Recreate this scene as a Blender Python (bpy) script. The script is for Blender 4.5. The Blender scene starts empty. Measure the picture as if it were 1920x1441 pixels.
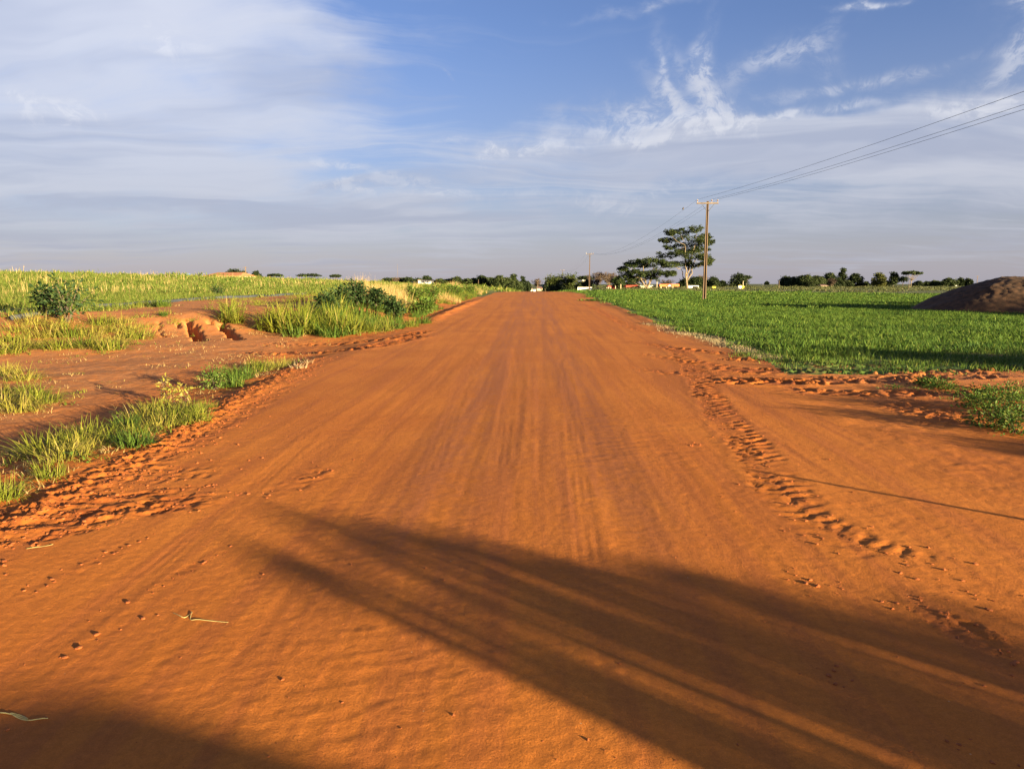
import bpy, bmesh, math, random
import numpy as np
from mathutils import Vector, Matrix
random.seed(7)
R = math.radians
SC = bpy.context.scene
COL = SC.collection

# ------------------------------------------------------------------ camera
FPX, CAMH, PITCH, YAW = 1340.0, 1.6, R(8.0), R(1.74)
cam_d = bpy.data.cameras.new('camera')
cam_d.sensor_width = 36.0
cam_d.lens = FPX / 1920 * 36.0
cam_d.clip_start = 0.05
cam_d.clip_end = 9000
cam = bpy.data.objects.new('camera', cam_d)
COL.objects.link(cam)
cam.location = (0, 0, CAMH)
cam.rotation_euler = (R(90) - PITCH, 0, YAW)
SC.camera = cam

# ------------------------------------------------------------------ light
SUN_EL = R(7.0)
SHADOW_AZ = R(49.5)                     # shadows run this far left of +Y
SX, SY = math.sin(SHADOW_AZ), -math.cos(SHADOW_AZ)   # horizontal direction towards the sun
sun_d = bpy.data.lights.new('sun', 'SUN')
sun_d.energy = 4.4
sun_d.angle = R(0.53)
sun_d.color = (1.0, 0.82, 0.46)
sun = bpy.data.objects.new('sun', sun_d)
COL.objects.link(sun)
sdir = Vector((SX * math.cos(SUN_EL), SY * math.cos(SUN_EL), math.sin(SUN_EL)))
sun.rotation_euler = sdir.to_track_quat('Z', 'Y').to_euler()
sun.location = sdir * 60

SC.view_settings.view_transform = 'Standard'
SC.view_settings.look = 'None'
SC.view_settings.gamma = 1
SC.view_settings.use_curve_mapping = False
SC.view_settings.exposure = 2.70


def ray(px, py):
    a = (px - 960) / FPX
    b = -(py - 720.5) / FPX
    f = math.cos(PITCH) + b * math.sin(PITCH)
    u = -math.sin(PITCH) + b * math.cos(PITCH)
    cy, sy = math.cos(YAW), math.sin(YAW)
    return Vector((-sy * f + cy * a, cy * f + sy * a, u))


# ------------------------------------------------------------------ world
world = bpy.data.worlds.new('World')
SC.world = world
world.use_nodes = True
NT = world.node_tree
NT.nodes.clear()


class NB:
    """small node-building helper"""
    def __init__(self, nt):
        self.nt = nt

    def n(self, t, **k):
        nd = self.nt.nodes.new(t)
        for a, b in k.items():
            setattr(nd, a, b)
        return nd

    def put(self, sock, v):
        if v is None:
            return
        if isinstance(v, bpy.types.NodeSocket):
            self.nt.links.new(v, sock)
        else:
            if sock.type == 'RGBA' and len(v) == 3:
                v = (*v, 1)
            sock.default_value = v

    def m(self, op, a, b=None, c=None, clamp=False):
        nd = self.n('ShaderNodeMath', operation=op, use_clamp=clamp)
        for s, v in zip(nd.inputs, (a, b, c)):
            self.put(s, v)
        return nd.outputs[0]

    def mapr(self, v, a, b, c=0.0, d=1.0, smooth=True):
        nd = self.n('ShaderNodeMapRange')
        if smooth:
            nd.interpolation_type = 'SMOOTHSTEP'
        for i, x in enumerate((v, a, b, c, d)):
            self.put(nd.inputs[i], x)
        return nd.outputs[0]

    def comb(self, x, y, z):
        nd = self.n('ShaderNodeCombineXYZ')
        for s, v in zip(nd.inputs, (x, y, z)):
            self.put(s, v)
        return nd.outputs[0]

    def noise(self, vec, scale, detail=4, rough=0.55, dist=0.0):
        nd = self.n('ShaderNodeTexNoise')
        self.put(nd.inputs['Vector'], vec)
        nd.inputs['Scale'].default_value = scale
        nd.inputs['Detail'].default_value = detail
        nd.inputs['Roughness'].default_value = rough
        nd.inputs['Distortion'].default_value = dist
        return nd.outputs['Fac']

    def noise2(self, vec, scale, detail=4, rough=0.55):
        nd = self.n('ShaderNodeTexNoise', noise_dimensions='2D')
        self.put(nd.inputs['Vector'], vec)
        nd.inputs['Scale'].default_value = scale
        nd.inputs['Detail'].default_value = detail
        nd.inputs['Roughness'].default_value = rough
        return nd.outputs['Fac']

    def mix(self, f, a, b, blend='MIX'):
        nd = self.n('ShaderNodeMix', data_type='RGBA', blend_type=blend)
        self.put(nd.inputs[0], f)
        self.put(nd.inputs[6], a)
        self.put(nd.inputs[7], b)
        return nd.outputs[2]

    def vmul(self, v, s):
        nd = self.n('ShaderNodeVectorMath', operation='MULTIPLY')
        self.put(nd.inputs[0], v)
        nd.inputs[1].default_value = s
        return nd.outputs[0]


def build_world():
    B = NB(NT)
    K = lambda *c: tuple(v / SKYK for v in c)
    sky = B.n('ShaderNodeTexSky', sky_type='NISHITA')
    sky.sun_disc = False
    sky.sun_elevation = SUN_EL
    sky.sun_rotation = math.atan2(SX, SY)
    sky.altitude = 400
    sky.air_density = 1.0
    sky.dust_density = 0.6
    sky.ozone_density = 4.0
    tc = B.n('ShaderNodeTexCoord')
    sep = B.n('ShaderNodeSeparateXYZ')
    NT.links.new(tc.outputs['Generated'], sep.inputs[0])
    x, y, z = sep.outputs
    az = B.m('ARCTAN2', x, y)
    el = B.m('ARCSINE', B.m('MINIMUM', B.m('MAXIMUM', z, -1.0), 1.0))
    zz = B.m('ADD', B.m('MAXIMUM', z, 0.0), 0.07)
    P = B.comb(B.m('DIVIDE', x, zz), B.m('DIVIDE', y, zz), 0.0)      # a cloud deck seen in perspective

    def warped(vec, scale, amt, detail=3):
        w = B.n('ShaderNodeTexNoise', noise_dimensions='2D')
        B.put(w.inputs['Vector'], vec)
        w.inputs['Scale'].default_value = scale
        w.inputs['Detail'].default_value = detail
        sb = B.n('ShaderNodeVectorMath', operation='SUBTRACT')
        NT.links.new(w.outputs['Color'], sb.inputs[0])
        sb.inputs[1].default_value = (.5, .5, .5)
        wv = B.n('ShaderNodeVectorMath', operation='MULTIPLY_ADD')
        NT.links.new(sb.outputs[0], wv.inputs[0])
        wv.inputs[1].default_value = amt
        B.put(wv.inputs[2], vec)
        return wv.outputs[0]
    PW = warped(P, 0.5, (1.6, 1.6, 0), 4)
    # uneven edges for the cloud banks: bend azimuth and elevation a little
    AE = B.comb(az, B.m('MULTIPLY', el, 1.6), 0.0)
    AW = warped(AE, 6.0, (.20, .16, 0), 5)
    ws = B.n('ShaderNodeSeparateXYZ')
    NT.links.new(AW, ws.inputs[0])
    azw, elw = ws.outputs[0], B.m('DIVIDE', ws.outputs[1], 1.6)
    AW2 = warped(AE, 22.0, (.025, .025, 0), 4)
    ws2 = B.n('ShaderNodeSeparateXYZ')
    NT.links.new(AW2, ws2.inputs[0])
    azf, elf = ws2.outputs[0], B.m('DIVIDE', ws2.outputs[1], 1.6)

    def blob(px, py, rx, ry, w, tilt=0.0, bend=0.0, fine=False):
        d = ray(px, py).normalized()
        a0, e0 = math.atan2(d.x, d.y), math.asin(d.z)
        A_, E_ = (azf, elf) if fine else (azw, elw)
        c, s = math.cos(R(tilt)), math.sin(R(tilt))
        kx, ky = 1340.0 / rx, 1340.0 / ry
        if tilt:
            u = B.m('MULTIPLY_ADD', A_, c * kx, B.m('MULTIPLY_ADD', E_, s * kx, -(a0 * c + e0 * s) * kx))
            v = B.m('MULTIPLY_ADD', E_, c * ky, B.m('MULTIPLY_ADD', A_, -s * ky, -(e0 * c - a0 * s) * ky))
        else:
            u = B.m('MULTIPLY_ADD', A_, kx, -a0 * kx)
            v = B.m('MULTIPLY_ADD', E_, ky, -e0 * ky)
        uu = B.m('MULTIPLY', u, u)
        if bend:
            v = B.m('MULTIPLY_ADD', uu, -bend, v)
        return B.m('POWER', math.exp(-1), B.m('MULTIPLY_ADD', v, v, uu)), w

    def total(lst):
        t = 0.0
        for b, w in lst:
            t = B.m('MULTIPLY_ADD', b, w, t)
        return t

    veil = total([blob(-80, 60, 420, 230, 1.25), blob(300, 60, 260, 150, .85), blob(500, 90, 130, 110, .35), blob(80, 345, 400, 62, .95), blob(420, 330, 170, 42, 1.1),
                  blob(740, 418, 260, 26, 1.0), blob(1330, 255, 270, 44, 1.9), blob(1560, 232, 260, 24, 1.0),
                  blob(1880, 285, 420, 50, 1.6), blob(1180, 330, 330, 26, .8), blob(1620, 390, 600, 34, .75), blob(1820, 470, 500, 30, .5),
                  blob(1000, 298, 120, 20, .6), blob(250, 470, 700, 26, .5), blob(1000, 440, 400, 24, .4), blob(1880, 172, 150, 34, .55), blob(620, 240, 260, 30, .25)])
    soft = B.noise2(PW, 0.5, 6, 0.6)
    streak = B.noise2(B.vmul(PW, (0.35, 2.0, 1)), 1.3, 7, 0.64)
    tex = B.m('ADD', B.m('MULTIPLY', soft, 0.5), B.m('MULTIPLY', streak, 0.5))
    back = B.mapr(B.m('ABSOLUTE', az), 0.75, 1.4)
    veil = B.m('ADD', veil, B.m('MULTIPLY', back, 0.6))                # the same thin veil all round
    dens = B.mapr(B.m('ADD', veil, B.m('MULTIPLY', B.m('SUBTRACT', tex, .5), 3.0)), .10, 1.7, 0.0, 1.75)
    # fibrous wisps and ripples
    fib = B.noise2(warped(B.comb(B.m('MULTIPLY', az, 1.0), B.m('MULTIPLY', el, 1.3), 0.0), 9, (.10, .10, 0), 4), 30.0, 6, 0.68)
    fibm = B.mapr(fib, 0.36, 0.66)
    wisps = total([blob(1252, 172, 62, 9, 1.1, -62, .9, True), blob(1318, 160, 58, 15, 1.3, -78, .7, True), blob(1342, 196, 80, 17, 1.2, -40, .45, True), blob(1275, 200, 70, 12, .8, -38, .3, True),
                   blob(1480, 213, 150, 7, .8, 2, .0, True), blob(1390, 140, 70, 24, .36, 6), blob(1440, 120, 70, 15, .25, 10), blob(1510, 98, 90, 10, .3, 20, .2), blob(1630, 157, 150, 9, .6, 5, .4, True),
                   blob(1885, 40, 26, 60, .75, -10, .5), blob(1905, 90, 45, 50, .7), blob(1160, 215, 90, 22, .9, 8), blob(1250, 235, 120, 26, .8),
                   blob(645, 312, 62, 7, .7, -6, .3, True), blob(690, 358, 50, 12, .8, 10), blob(790, 372, 90, 18, .7), blob(845, 268, 34, 6, .9, 4),
                   blob(960, 285, 70, 15, .8, 12), blob(1850, 190, 110, 22, .8, 10), blob(548, 127, 14, 4, .35), blob(830, 144, 9, 3, .3), blob(1140, 370, 200, 14, .5),
                   blob(60, 205, 60, 22, .5, -15), blob(350, 80, 50, 36, .5, -20), blob(170, 218, 50, 14, .5, -12), blob(1690, 0, 40, 6, .9), blob(1180, 5, 80, 7, .4)])
    dens2 = B.m('MULTIPLY', wisps, B.m('ADD', B.m('MULTIPLY', fibm, .95), 0.22))
    d = B.m('ADD', dens, dens2)
    d = B.m('SUBTRACT', 1.0, B.m('EXPONENT', B.m('MULTIPLY', d, -1.1)), clamp=True)
    d = B.m('MULTIPLY', d, .93)
    # thicker and thinner parts of the cloud differ in whiteness
    shade = B.mapr(B.noise2(B.vmul(PW, (0.4, 1.5, 1)), 0.8, 4, 0.55), 0.33, 0.66)
    shade = B.m('ADD', B.m('MULTIPLY', shade, .75), B.m('MULTIPLY', B.mapr(dens2, .1, .8), .5), clamp=True)
    ccol = B.mix(shade, K(*CLOUD_DARK), K(*CLOUD_LIGHT))
    # air near the horizon is thick and greyish
    hz = B.m('POWER', B.mapr(el, -0.02, 0.34, 1.0, 0.0, False), 1.5)
    skyc = B.mix(1.0, sky.outputs[0], SKYTINT, 'MULTIPLY')
    skyc = B.mix(B.m('MULTIPLY', hz, 0.9), skyc, K(*HORIZON))
    ccol = B.mix(B.m('MULTIPLY', hz, 0.8), ccol, K(*HORIZON))
    col = B.mix(d, skyc, ccol)
    bg = B.n('ShaderNodeBackground')
    bg.inputs['Strength'].default_value = SKYK
    NT.links.new(col, bg.inputs[0])
    out = B.n('ShaderNodeOutputWorld')
    NT.links.new(bg.outputs[0], out.inputs[0])


SKYK = 0.055
SKYTINT = (1.0, 0.64, 0.65)
CLOUD_DARK, CLOUD_LIGHT, HORIZON = (0.076, 0.083, 0.105), (0.134, 0.136, 0.146), (0.060, 0.062, 0.075)
build_world()
world.cycles.sampling_method = 'MANUAL'
world.cycles.sample_map_resolution = 512

# ------------------------------------------------------------------ helpers
def tag(o, label=None, cat=None, group=None, kind=None):
    if label: o['label'] = label
    if cat: o['category'] = cat
    if group: o['group'] = group
    if kind: o['kind'] = kind
    return o


def smooth(a, b, x):
    t = np.clip((np.asarray(x, float) - a) / (b - a), 0, 1)
    return t * t * (3 - 2 * t)


def _h(ix, iy, s):
    n = (ix.astype(np.int64) * 374761393 + iy.astype(np.int64) * 668265263 + s * 974634777) & 0xffffffff
    n = ((n ^ (n >> 13)) * 1274126177) & 0xffffffff
    return ((n ^ (n >> 16)) & 0xffff) / 65535.0


def vn(x, y, s=0):
    """gradient noise, about -1..1"""
    x = np.asarray(x, float); y = np.asarray(y, float)
    x0 = np.floor(x); y0 = np.floor(y)
    fx = x - x0; fy = y - y0
    ux = fx * fx * fx * (fx * (fx * 6 - 15) + 10); uy = fy * fy * fy * (fy * (fy * 6 - 15) + 10)
    r = 0
    vals = []
    for dx in (0, 1):
        for dy in (0, 1):
            a = _h(x0 + dx, y0 + dy, s) * 2 * math.pi
            vals.append(np.cos(a) * (fx - dx) + np.sin(a) * (fy - dy))
    a = vals[0] + (vals[1] - vals[0]) * uy
    b = vals[2] + (vals[3] - vals[2]) * uy
    return (a + (b - a) * ux) * 1.5


def fbm(x, y, s=0, o=4, g=0.5):
    t = 0; amp = 1
    for i in range(o):
        t = t + amp * vn(x, y, s + i * 17)
        x = x * 2.03 + 5.1; y = y * 2.03 + 1.7; amp *= g
    return t


# ------------------------------------------------------------------ terrain
YP = [-200, 0, 20, 45, 80, 120, 200, 400, 9000]
ZP = [0, 0, 0.02, 0.32, 0.67, 0.35, -1.0, -3.0, -6.0]


def zroad(y):
    y = np.asarray(y, float)
    return 0.25 * (np.interp(y - 6, YP, ZP) + 2 * np.interp(y, YP, ZP) + np.interp(y + 6, YP, ZP))


XL_Y = [-60, 1, 4.6, 7, 10, 14.4, 20, 24, 30, 60, 80, 330]
XL_X = [-3.7, -3.6, -3.64, -3.8, -4.3, -4.8, -4.9, -4.5, -4.3, -4.3, -4.3, -4.3]
XR_Y = [-60, 1, 9, 11, 14.7, 20, 30, 80, 330]
XR_X = [3.4, 3.2, 3.5, 4.2, 4.8, 4.85, 4.8, 5.2, 5.2]


def bank_s(x, y):
    return (y - 20.5) * 0.8 + (-x - 9) * 0.6 + 0.7 * vn(x * .35, y * .35, 71)


def H0(x, y):
    """large shape of the land"""
    x = np.asarray(x, float); y = np.asarray(y, float)
    zr = zroad(y)
    zR = np.interp(y, [-200, 0, 60, 150, 260, 900, 1500, 9000], [0, 0, 0.0, -0.05, 0.1, 1.15, 1.3, -3])
    zR = zR + np.interp(y, [260, 500], [0, 1]) * 0.25 * vn(x * .01, y * .006, 5)
    wR = smooth(5, 5 + np.clip(y * .12, 8, 30), x)
    s = bank_s(x, y)
    wl = smooth(4.8, 9, -x)
    bank = 0.62 * smooth(0, 6.5, s) * wl
    hill = 2.15 * smooth(13, 66, -x) * (1 - 0.45 * smooth(150, 320, y)) - 5.0 * smooth(75, 240, -x)
    wL = smooth(6, 22, -x)
    ditch = -0.12 * smooth(4.0, 5.9, -x) * (1 - smooth(-3, 0.5, s)) * (1 - smooth(11, 18, -x) * .6)
    z = zr * (1 - wR) * (1 - wL) + zR * wR + bank + hill * (x < 0) + ditch
    z = z + 0.05 * vn(x * .25, y * .25, 9) * smooth(5, 12, np.abs(x))
    return z


def H0s(x, y):
    return float(H0(np.array([x]), np.array([y]))[0])


def hit(px, py):
    """where a pixel's ray meets the land"""
    d = ray(px, py)
    t = np.geomspace(1.5, 900, 6000)
    X = d.x * t; Y = d.y * t; Z = CAMH + d.z * t
    g = Z - H0(X, Y)
    k = np.argmax(g < 0)
    a, b = g[k - 1], g[k]
    tt = t[k - 1] + (t[k] - t[k - 1]) * a / (a - b)
    return (d.x * tt, d.y * tt)


def at(px, py, dist):
    """point on the pixel's ray, dist metres along the road direction"""
    d = ray(px, py)
    k = dist / d.y
    return Vector((d.x * k, dist, CAMH + d.z * k))


def seg_dist(x, y, pts):
    """distance to a polyline, arc length along it, signed side"""
    best = np.full(x.shape, 1e9); arc = np.zeros(x.shape); side = np.zeros(x.shape)
    L = 0
    for (ax, ay), (bx, by) in zip(pts[:-1], pts[1:]):
        dx, dy = bx - ax, by - ay
        l = math.hypot(dx, dy)
        t = np.clip(((x - ax) * dx + (y - ay) * dy) / (l * l), 0, 1)
        d = np.hypot(x - ax - t * dx, y - ay - t * dy)
        m = d < best
        best = np.where(m, d, best)
        arc = np.where(m, L + t * l, arc)
        side = np.where(m, np.sign((x - ax) * dy - (y - ay) * dx) * d, side)
        L += l
    return best, arc, side, L


def smoothline(pts, n=6):
    P = [Vector((p[0], p[1], 0)) for p in pts]
    P = [P[0] * 2 - P[1]] + P + [P[-1] * 2 - P[-2]]
    out = []
    for i in range(1, len(P) - 2):
        for k in range(n):
            t = k / n
            a, b, c, d = P[i - 1], P[i], P[i + 1], P[i + 2]
            q = 0.5 * ((2 * b) + (c - a) * t + (2 * a - 5 * b + 4 * c - d) * t * t + (3 * b - a - 3 * c + d) * t ** 3)
            out.append((q.x, q.y))
    out.append((P[-2].x, P[-2].y))
    return out


def pxline(pts, n=6):
    return smoothline([hit(*p) for p in pts], n)


# tracks: (polyline, half width, depth, kind, churn)
TRACKS = [
    (pxline([(1195, 640), (1262, 655), (1300, 690), (1325, 735), (1365, 790), (1420, 850), (1470, 920), (1530, 975), (1640, 1030), (1780, 1075), (1920, 1120)]), 0.22, 0.012, 'lug', 0.5),
    (pxline([(1300, 712), (1450, 716), (1640, 712), (1920, 700)]), 0.36, 0.06, 'lug', 0.9),
    (pxline([(1310, 692), (1480, 697), (1700, 697), (1990, 688)]), 0.33, 0.055, 'lug', 0.8),
    (pxline([(1330, 672), (1420, 676), (1520, 684), (1700, 688)]), 0.3, 0.05, 'lug', 0.8),
    (pxline([(1190, 662), (1300, 678), (1450, 706)]), 0.26, 0.018, 'lug', 0.5),
    (pxline([(1180, 690), (1290, 702), (1400, 704)]), 0.24, 0.014, 'lug', 0.4),
    (pxline([(430, 662), (560, 664), (680, 652), (800, 628)]), 0.3, 0.05, 'lug', 0.75),
    (pxline([(470, 645), (600, 646), (720, 636), (810, 618)]), 0.28, 0.05, 'lug', 0.7),
    (pxline([(190, 905), (300, 886), (390, 872), (500, 858)]), 0.14, 0.014, 'lug', 0.45),
    (pxline([(0, 960), (180, 912), (330, 850), (480, 760), (600, 680)]), 0.16, 0.0087, 'rough', 0.3),
    (pxline([(-60, 1010), (150, 972), (330, 945), (470, 925)]), 0.20, 0.0217, 'rough', 0.9),
    (pxline([(-60, 985), (150, 945), (330, 920), (420, 908)]), 0.09, 0.0174, 'rough', 0.8),
    (pxline([(-60, 1040), (120, 1000), (250, 970)]), 0.07, 0.0217, 'rough', 0.9),
    (pxline([(480, 935), (560, 905), (640, 860)]), 0.14, 0.0078, 'rough', 0.35),
    (pxline([(-40, 1300), (150, 1170), (300, 1060), (400, 975), (480, 910), (600, 800)]), 0.085, 0.0042, 'ribs', 0.0),
    (pxline([(930, 900), (950, 760), (965, 660), (975, 600)]), 0.10, 0.0032, 'ribs', 0.0),
    (pxline([(1110, 1100), (1085, 900), (1060, 700), (1035, 600)]), 0.10, 0.0032, 'ribs', 0.0),
    (pxline([(800, 900), (870, 720), (910, 640)]), 0.10, 0.0032, 'ribs', 0.0),
    (pxline([(1690, 1115), (1780, 1165), (1860, 1205), (1960, 1265)]), 0.11, 0.0195, 'rough', 1.0),
    (pxline([(1470, 1072), (1530, 1088), (1590, 1108)]), 0.06, 0.0095, 'rough', 0.7),
    (pxline([(1478, 962), (1500, 966), (1525, 968)]), 0.06, 0.0087, 'rough', 0.9),
    (pxline([(1770, 1275), (1810, 1285), (1850, 1290)]), 0.05, 0.0108, 'rough', 0.8),
    (pxline([(1560, 1240), (1585, 1275), (1610, 1285)]), 0.05, 0.0069, 'rough', 0.8),
    (pxline([(1760, 1390), (1850, 1420), (1930, 1450)]), 0.06, 0.0087, 'rough', 0.6),
    (pxline([(1280, 834), (1305, 833), (1330, 836)]), 0.06, 0.0052, 'rough', 0.7),
    (pxline([(1600, 740), (1700, 760), (1800, 790), (1920, 800)]), 0.5, 0.0174, 'rough', 0.5),
    (pxline([(830, 575), (790, 600), (740, 620), (640, 640)]), 0.18, 0.0130, 'rough', 0.4),
    (pxline([(1110, 575), (1160, 600), (1230, 628)]), 0.14, 0.0130, 'rough', 0.4),
    (pxline([(1080, 560), (1130, 590), (1200, 622)]), 0.12, 0.0100, 'lug', 0.3),
    (pxline([(1000, 1300), (1040, 1350), (1050, 1441)]), 0.035, 0.0078, 'rough', 0.1),
    (pxline([(985, 930), (990, 800), (994, 700)]), 0.09, 0.0035, 'berm', 0.0),
    (pxline([(250, 1130), (330, 1080), (430, 1020)]), 0.05, 0.0052, 'rough', 0.4),
    (pxline([(100, 1240), (200, 1190), (300, 1150)]), 0.04, 0.0043, 'rough', 0.3),
    (pxline([(20, 1120), (160, 1060), (300, 1000)]), 0.05, 0.0052, 'rough', 0.3),
    (pxline([(1440, 727), (1560, 735), (1700, 738), (1900, 725)]), 0.3, 0.03, 'lug', 0.7),
    (pxline([(1230, 650), (1330, 660), (1430, 668)]), 0.28, 0.035, 'lug', 0.7),
    (pxline([(60, 940), (200, 915), (340, 895), (470, 880)]), 0.12, 0.012, 'lug', 0.4),
]
GULLIES = [(pxline([(348, 600), (362, 616), (378, 638)]), 0.20, 0.65), (pxline([(408, 602), (424, 618), (446, 636)]), 0.18, 0.5),
           (pxline([(298, 600), (301, 618), (304, 632)]), 0.07, 0.07), (pxline([(333, 604), (337, 612)]), 0.12, 0.2), (pxline([(386, 597), (394, 604), (410, 606)]), 0.13, 0.22), (pxline([(424, 600), (414, 608), (420, 616)]), 0.14, 0.25)]


def detail(x, y):
    """fine relief near the camera; returns dz, churn"""
    near = 1 - smooth(45, 70, y)
    xl = np.interp(y, XL_Y, XL_X); xr = np.interp(y, XR_Y, XR_X)
    road = smooth(-0.3, 0.5, x - xl) * smooth(-0.3, 0.5, xr - x)
    dz = 0.010 * vn(x * .45, y * .25, 21)
    dz = dz + road * (0.0024 * fbm(x * 2.6, y * .16, 31, 2) + 0.0010 * vn(x * 14, y * .5, 36))
    xa = x * math.cos(0.35) + y * math.sin(0.35); ya = -x * math.sin(0.35) + y * math.cos(0.35)
    rip = smooth(0.0, 0.5, vn(x * .5, y * .45, 50) + 0.15)
    dz = dz + 0.0017 * fbm(xa * 2.2, ya * 9.5, 41, 3) * rip * (1 - smooth(14, 25, y))
    dz = dz + 0.0013 * fbm(x * 16, y * 16, 61, 3, .6) * (1 - smooth(10, 18, y))
    off = 1 - road
    off = off * np.where(x > 0, .4, 1.0)
    dz = dz + off * (0.022 * fbm(x * .9, y * .9, 81, 4) + 0.006 * fbm(x * 7, y * 7, 85, 3))
    # windrow of loose soil on the left shoulder
    sh = np.exp(-((x - xl - 0.12) / 0.22) ** 2) * smooth(2, 5, y) * (1 - smooth(14, 17, y))
    dz = dz + sh * (0.016 + 0.026 * fbm(x * 8, y * 8, 91, 4, .75))
    sh2 = (np.exp(-((x - xl - 0.1) / 0.3) ** 2) * smooth(26, 32, y) + .3 * np.exp(-((x - xr + 0.1) / 0.28) ** 2) * smooth(24, 30, y)) * near
    dz = dz + sh2 * (0.08 + 0.05 * vn(x * 3, y * .8, 93))
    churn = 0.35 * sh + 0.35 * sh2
    big = np.abs(x) < 16
    for pts, w, dep, kind, ch in TRACKS:
        xs = [p[0] for p in pts]; ys = [p[1] for p in pts]
        m = (x > min(xs) - w * 2) & (x < max(xs) + w * 2) & (y > min(ys) - w * 2) & (y < max(ys) + w * 2)
        if not m.any():
            continue
        X, Y = x[m], y[m]
        d, a, s, L = seg_dist(X, Y, pts)
        d = d + 0.25 * w * vn(X * 3.1, Y * 3.1, 101)
        env = 1 - smooth(w * .75, w * 1.15, d)
        rim = np.exp(-((d - w * 1.15) / (w * .28)) ** 2)
        fade = smooth(0, 0.5 + w, a) * smooth(0, 0.5 + w, L - a) * (smooth(2.2, 8.5, Y) * .8 + .2 if kind == 'lug' else 1)
        patch = np.clip(0.6 + 0.9 * vn(X * 1.7, Y * 1.7, 7), 0.0, 1.2)
        if kind == 'lug':
            per = 0.13 if w < .2 else 0.17 if w < .23 else 0.30
            ph = (a + np.abs(s) * 0.55) / per + 0.5 * (s > 0) + .45 * vn(X * 3.3, Y * 3.3, 105)
            bar = smooth(-.35, .45, np.sin(ph * 2 * math.pi))
            v = dep * (0.45 - 1.25 * bar) + dep * .8 * fbm(X * 10, Y * 10, 103, 3, .6)
            q = env * v * patch + rim * dep * .2
        elif kind == 'rough':
            fq = 7 / (1 + w) if w < .3 else 8
            v = dep * (0.9 * fbm(X * fq, Y * fq, 107, 4, .72) - .12)
            v = np.where(w < .3, v, v * (.25 + .75 * smooth(-.1, .5, vn(X * .9, Y * .9, 109))))
            ridge = dep * .6 * np.abs(vn(a * .8, s / w * 1.6, 111))
            q = env * (v + ridge * .6)
        elif kind == 'berm':
            q = env * dep * (0.7 + .5 * fbm(X * 6, Y * 1.5, 113, 3))
        else:
            q = env * (-dep * .15 - dep * .5 * np.cos(s / w * math.pi * 3.2)) * patch + rim * dep * .25
        dz[m] += q * fade
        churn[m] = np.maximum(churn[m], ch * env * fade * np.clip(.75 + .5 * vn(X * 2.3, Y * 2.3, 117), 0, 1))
    for pts, w, dep in GULLIES:
        xs = [p[0] for p in pts]; ys = [p[1] for p in pts]
        m = (x > min(xs) - 2) & (x < max(xs) + 2) & (y > min(ys) - 2) & (y < max(ys) + 2)
        X, Y = x[m], y[m]
        d, a, s, L = seg_dist(X + .06 * vn(X * 2.2, Y * 2.2, 131), Y + .09 * vn(X * 2.2, Y * 2.2, 137), pts)
        d = d + 0.05 * vn(X * 5, Y * 5, 121) + .03 * vn(X * 11, Y * 11, 123)
        dz[m] -= dep * (1 - smooth(w * .4, w * (1.1 + .5 * vn(X * 1.1, Y * 1.1, 125)), d)) * smooth(-.2, .5, a) * np.clip(1 + .5 * vn(X * 2, Y * 2, 127), .3, 1.4)
    return dz * near, churn


def grid_mesh(X, Y, Z, attrs, region_names, region_of, mats):
    """one height field cut into named pieces of ground along its own edges"""
    nr, nc = X.shape
    idx = np.arange(nr * nc).reshape(nr, nc)
    q = np.stack([idx[:-1, :-1], idx[:-1, 1:], idx[1:, 1:], idx[1:, :-1]], -1).reshape(-1, 4)
    fx = X.ravel(); fy = Y.ravel(); fz = Z.ravel()
    cx = fx[q].mean(1); cy = fy[q].mean(1)
    reg = region_of(cx, cy)
    objs = {}
    for k, name in enumerate(region_names):
        f = q[reg == k]
        if not len(f):
            continue
        used = np.unique(f)
        remap = np.full(nr * nc, -1, np.int64); remap[used] = np.arange(len(used))
        f = remap[f]
        me = bpy.data.meshes.new(name)
        me.vertices.add(len(used))
        me.vertices.foreach_set('co', np.stack([fx[used], fy[used], fz[used]], -1).astype(np.float32).ravel())
        me.loops.add(f.size)
        me.loops.foreach_set('vertex_index', f.ravel().astype(np.int32))
        me.polygons.add(len(f))
        me.polygons.foreach_set('loop_start', (np.arange(len(f)) * 4).astype(np.int32))
        me.polygons.foreach_set('use_smooth', np.ones(len(f), bool))
        me.update(calc_edges=True)
        for an, av in attrs.items():
            a = me.attributes.new(an, 'FLOAT', 'POINT')
            a.data.foreach_set('value', av.ravel()[used].astype(np.float32))
        me.materials.append(mats[name])
        o = bpy.data.objects.new(name, me)
        COL.objects.link(o)
        o['kind'] = 'structure'
        objs[name] = o
    return objs


# ------------------------------------------------------------------ materials
def new_mat(name):
    m = bpy.data.materials.new(name)
    m.use_nodes = True
    nt = m.node_tree
    nt.nodes.clear()
    B = NB(nt)
    bs = B.n('ShaderNodeBsdfPrincipled')
    out = B.n('ShaderNodeOutputMaterial')
    nt.links.new(bs.outputs[0], out.inputs[0])
    bs.inputs['Roughness'].default_value = 0.9
    bs.inputs['Specular IOR Level'].default_value = 0.15
    return m, B, bs, out


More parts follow.
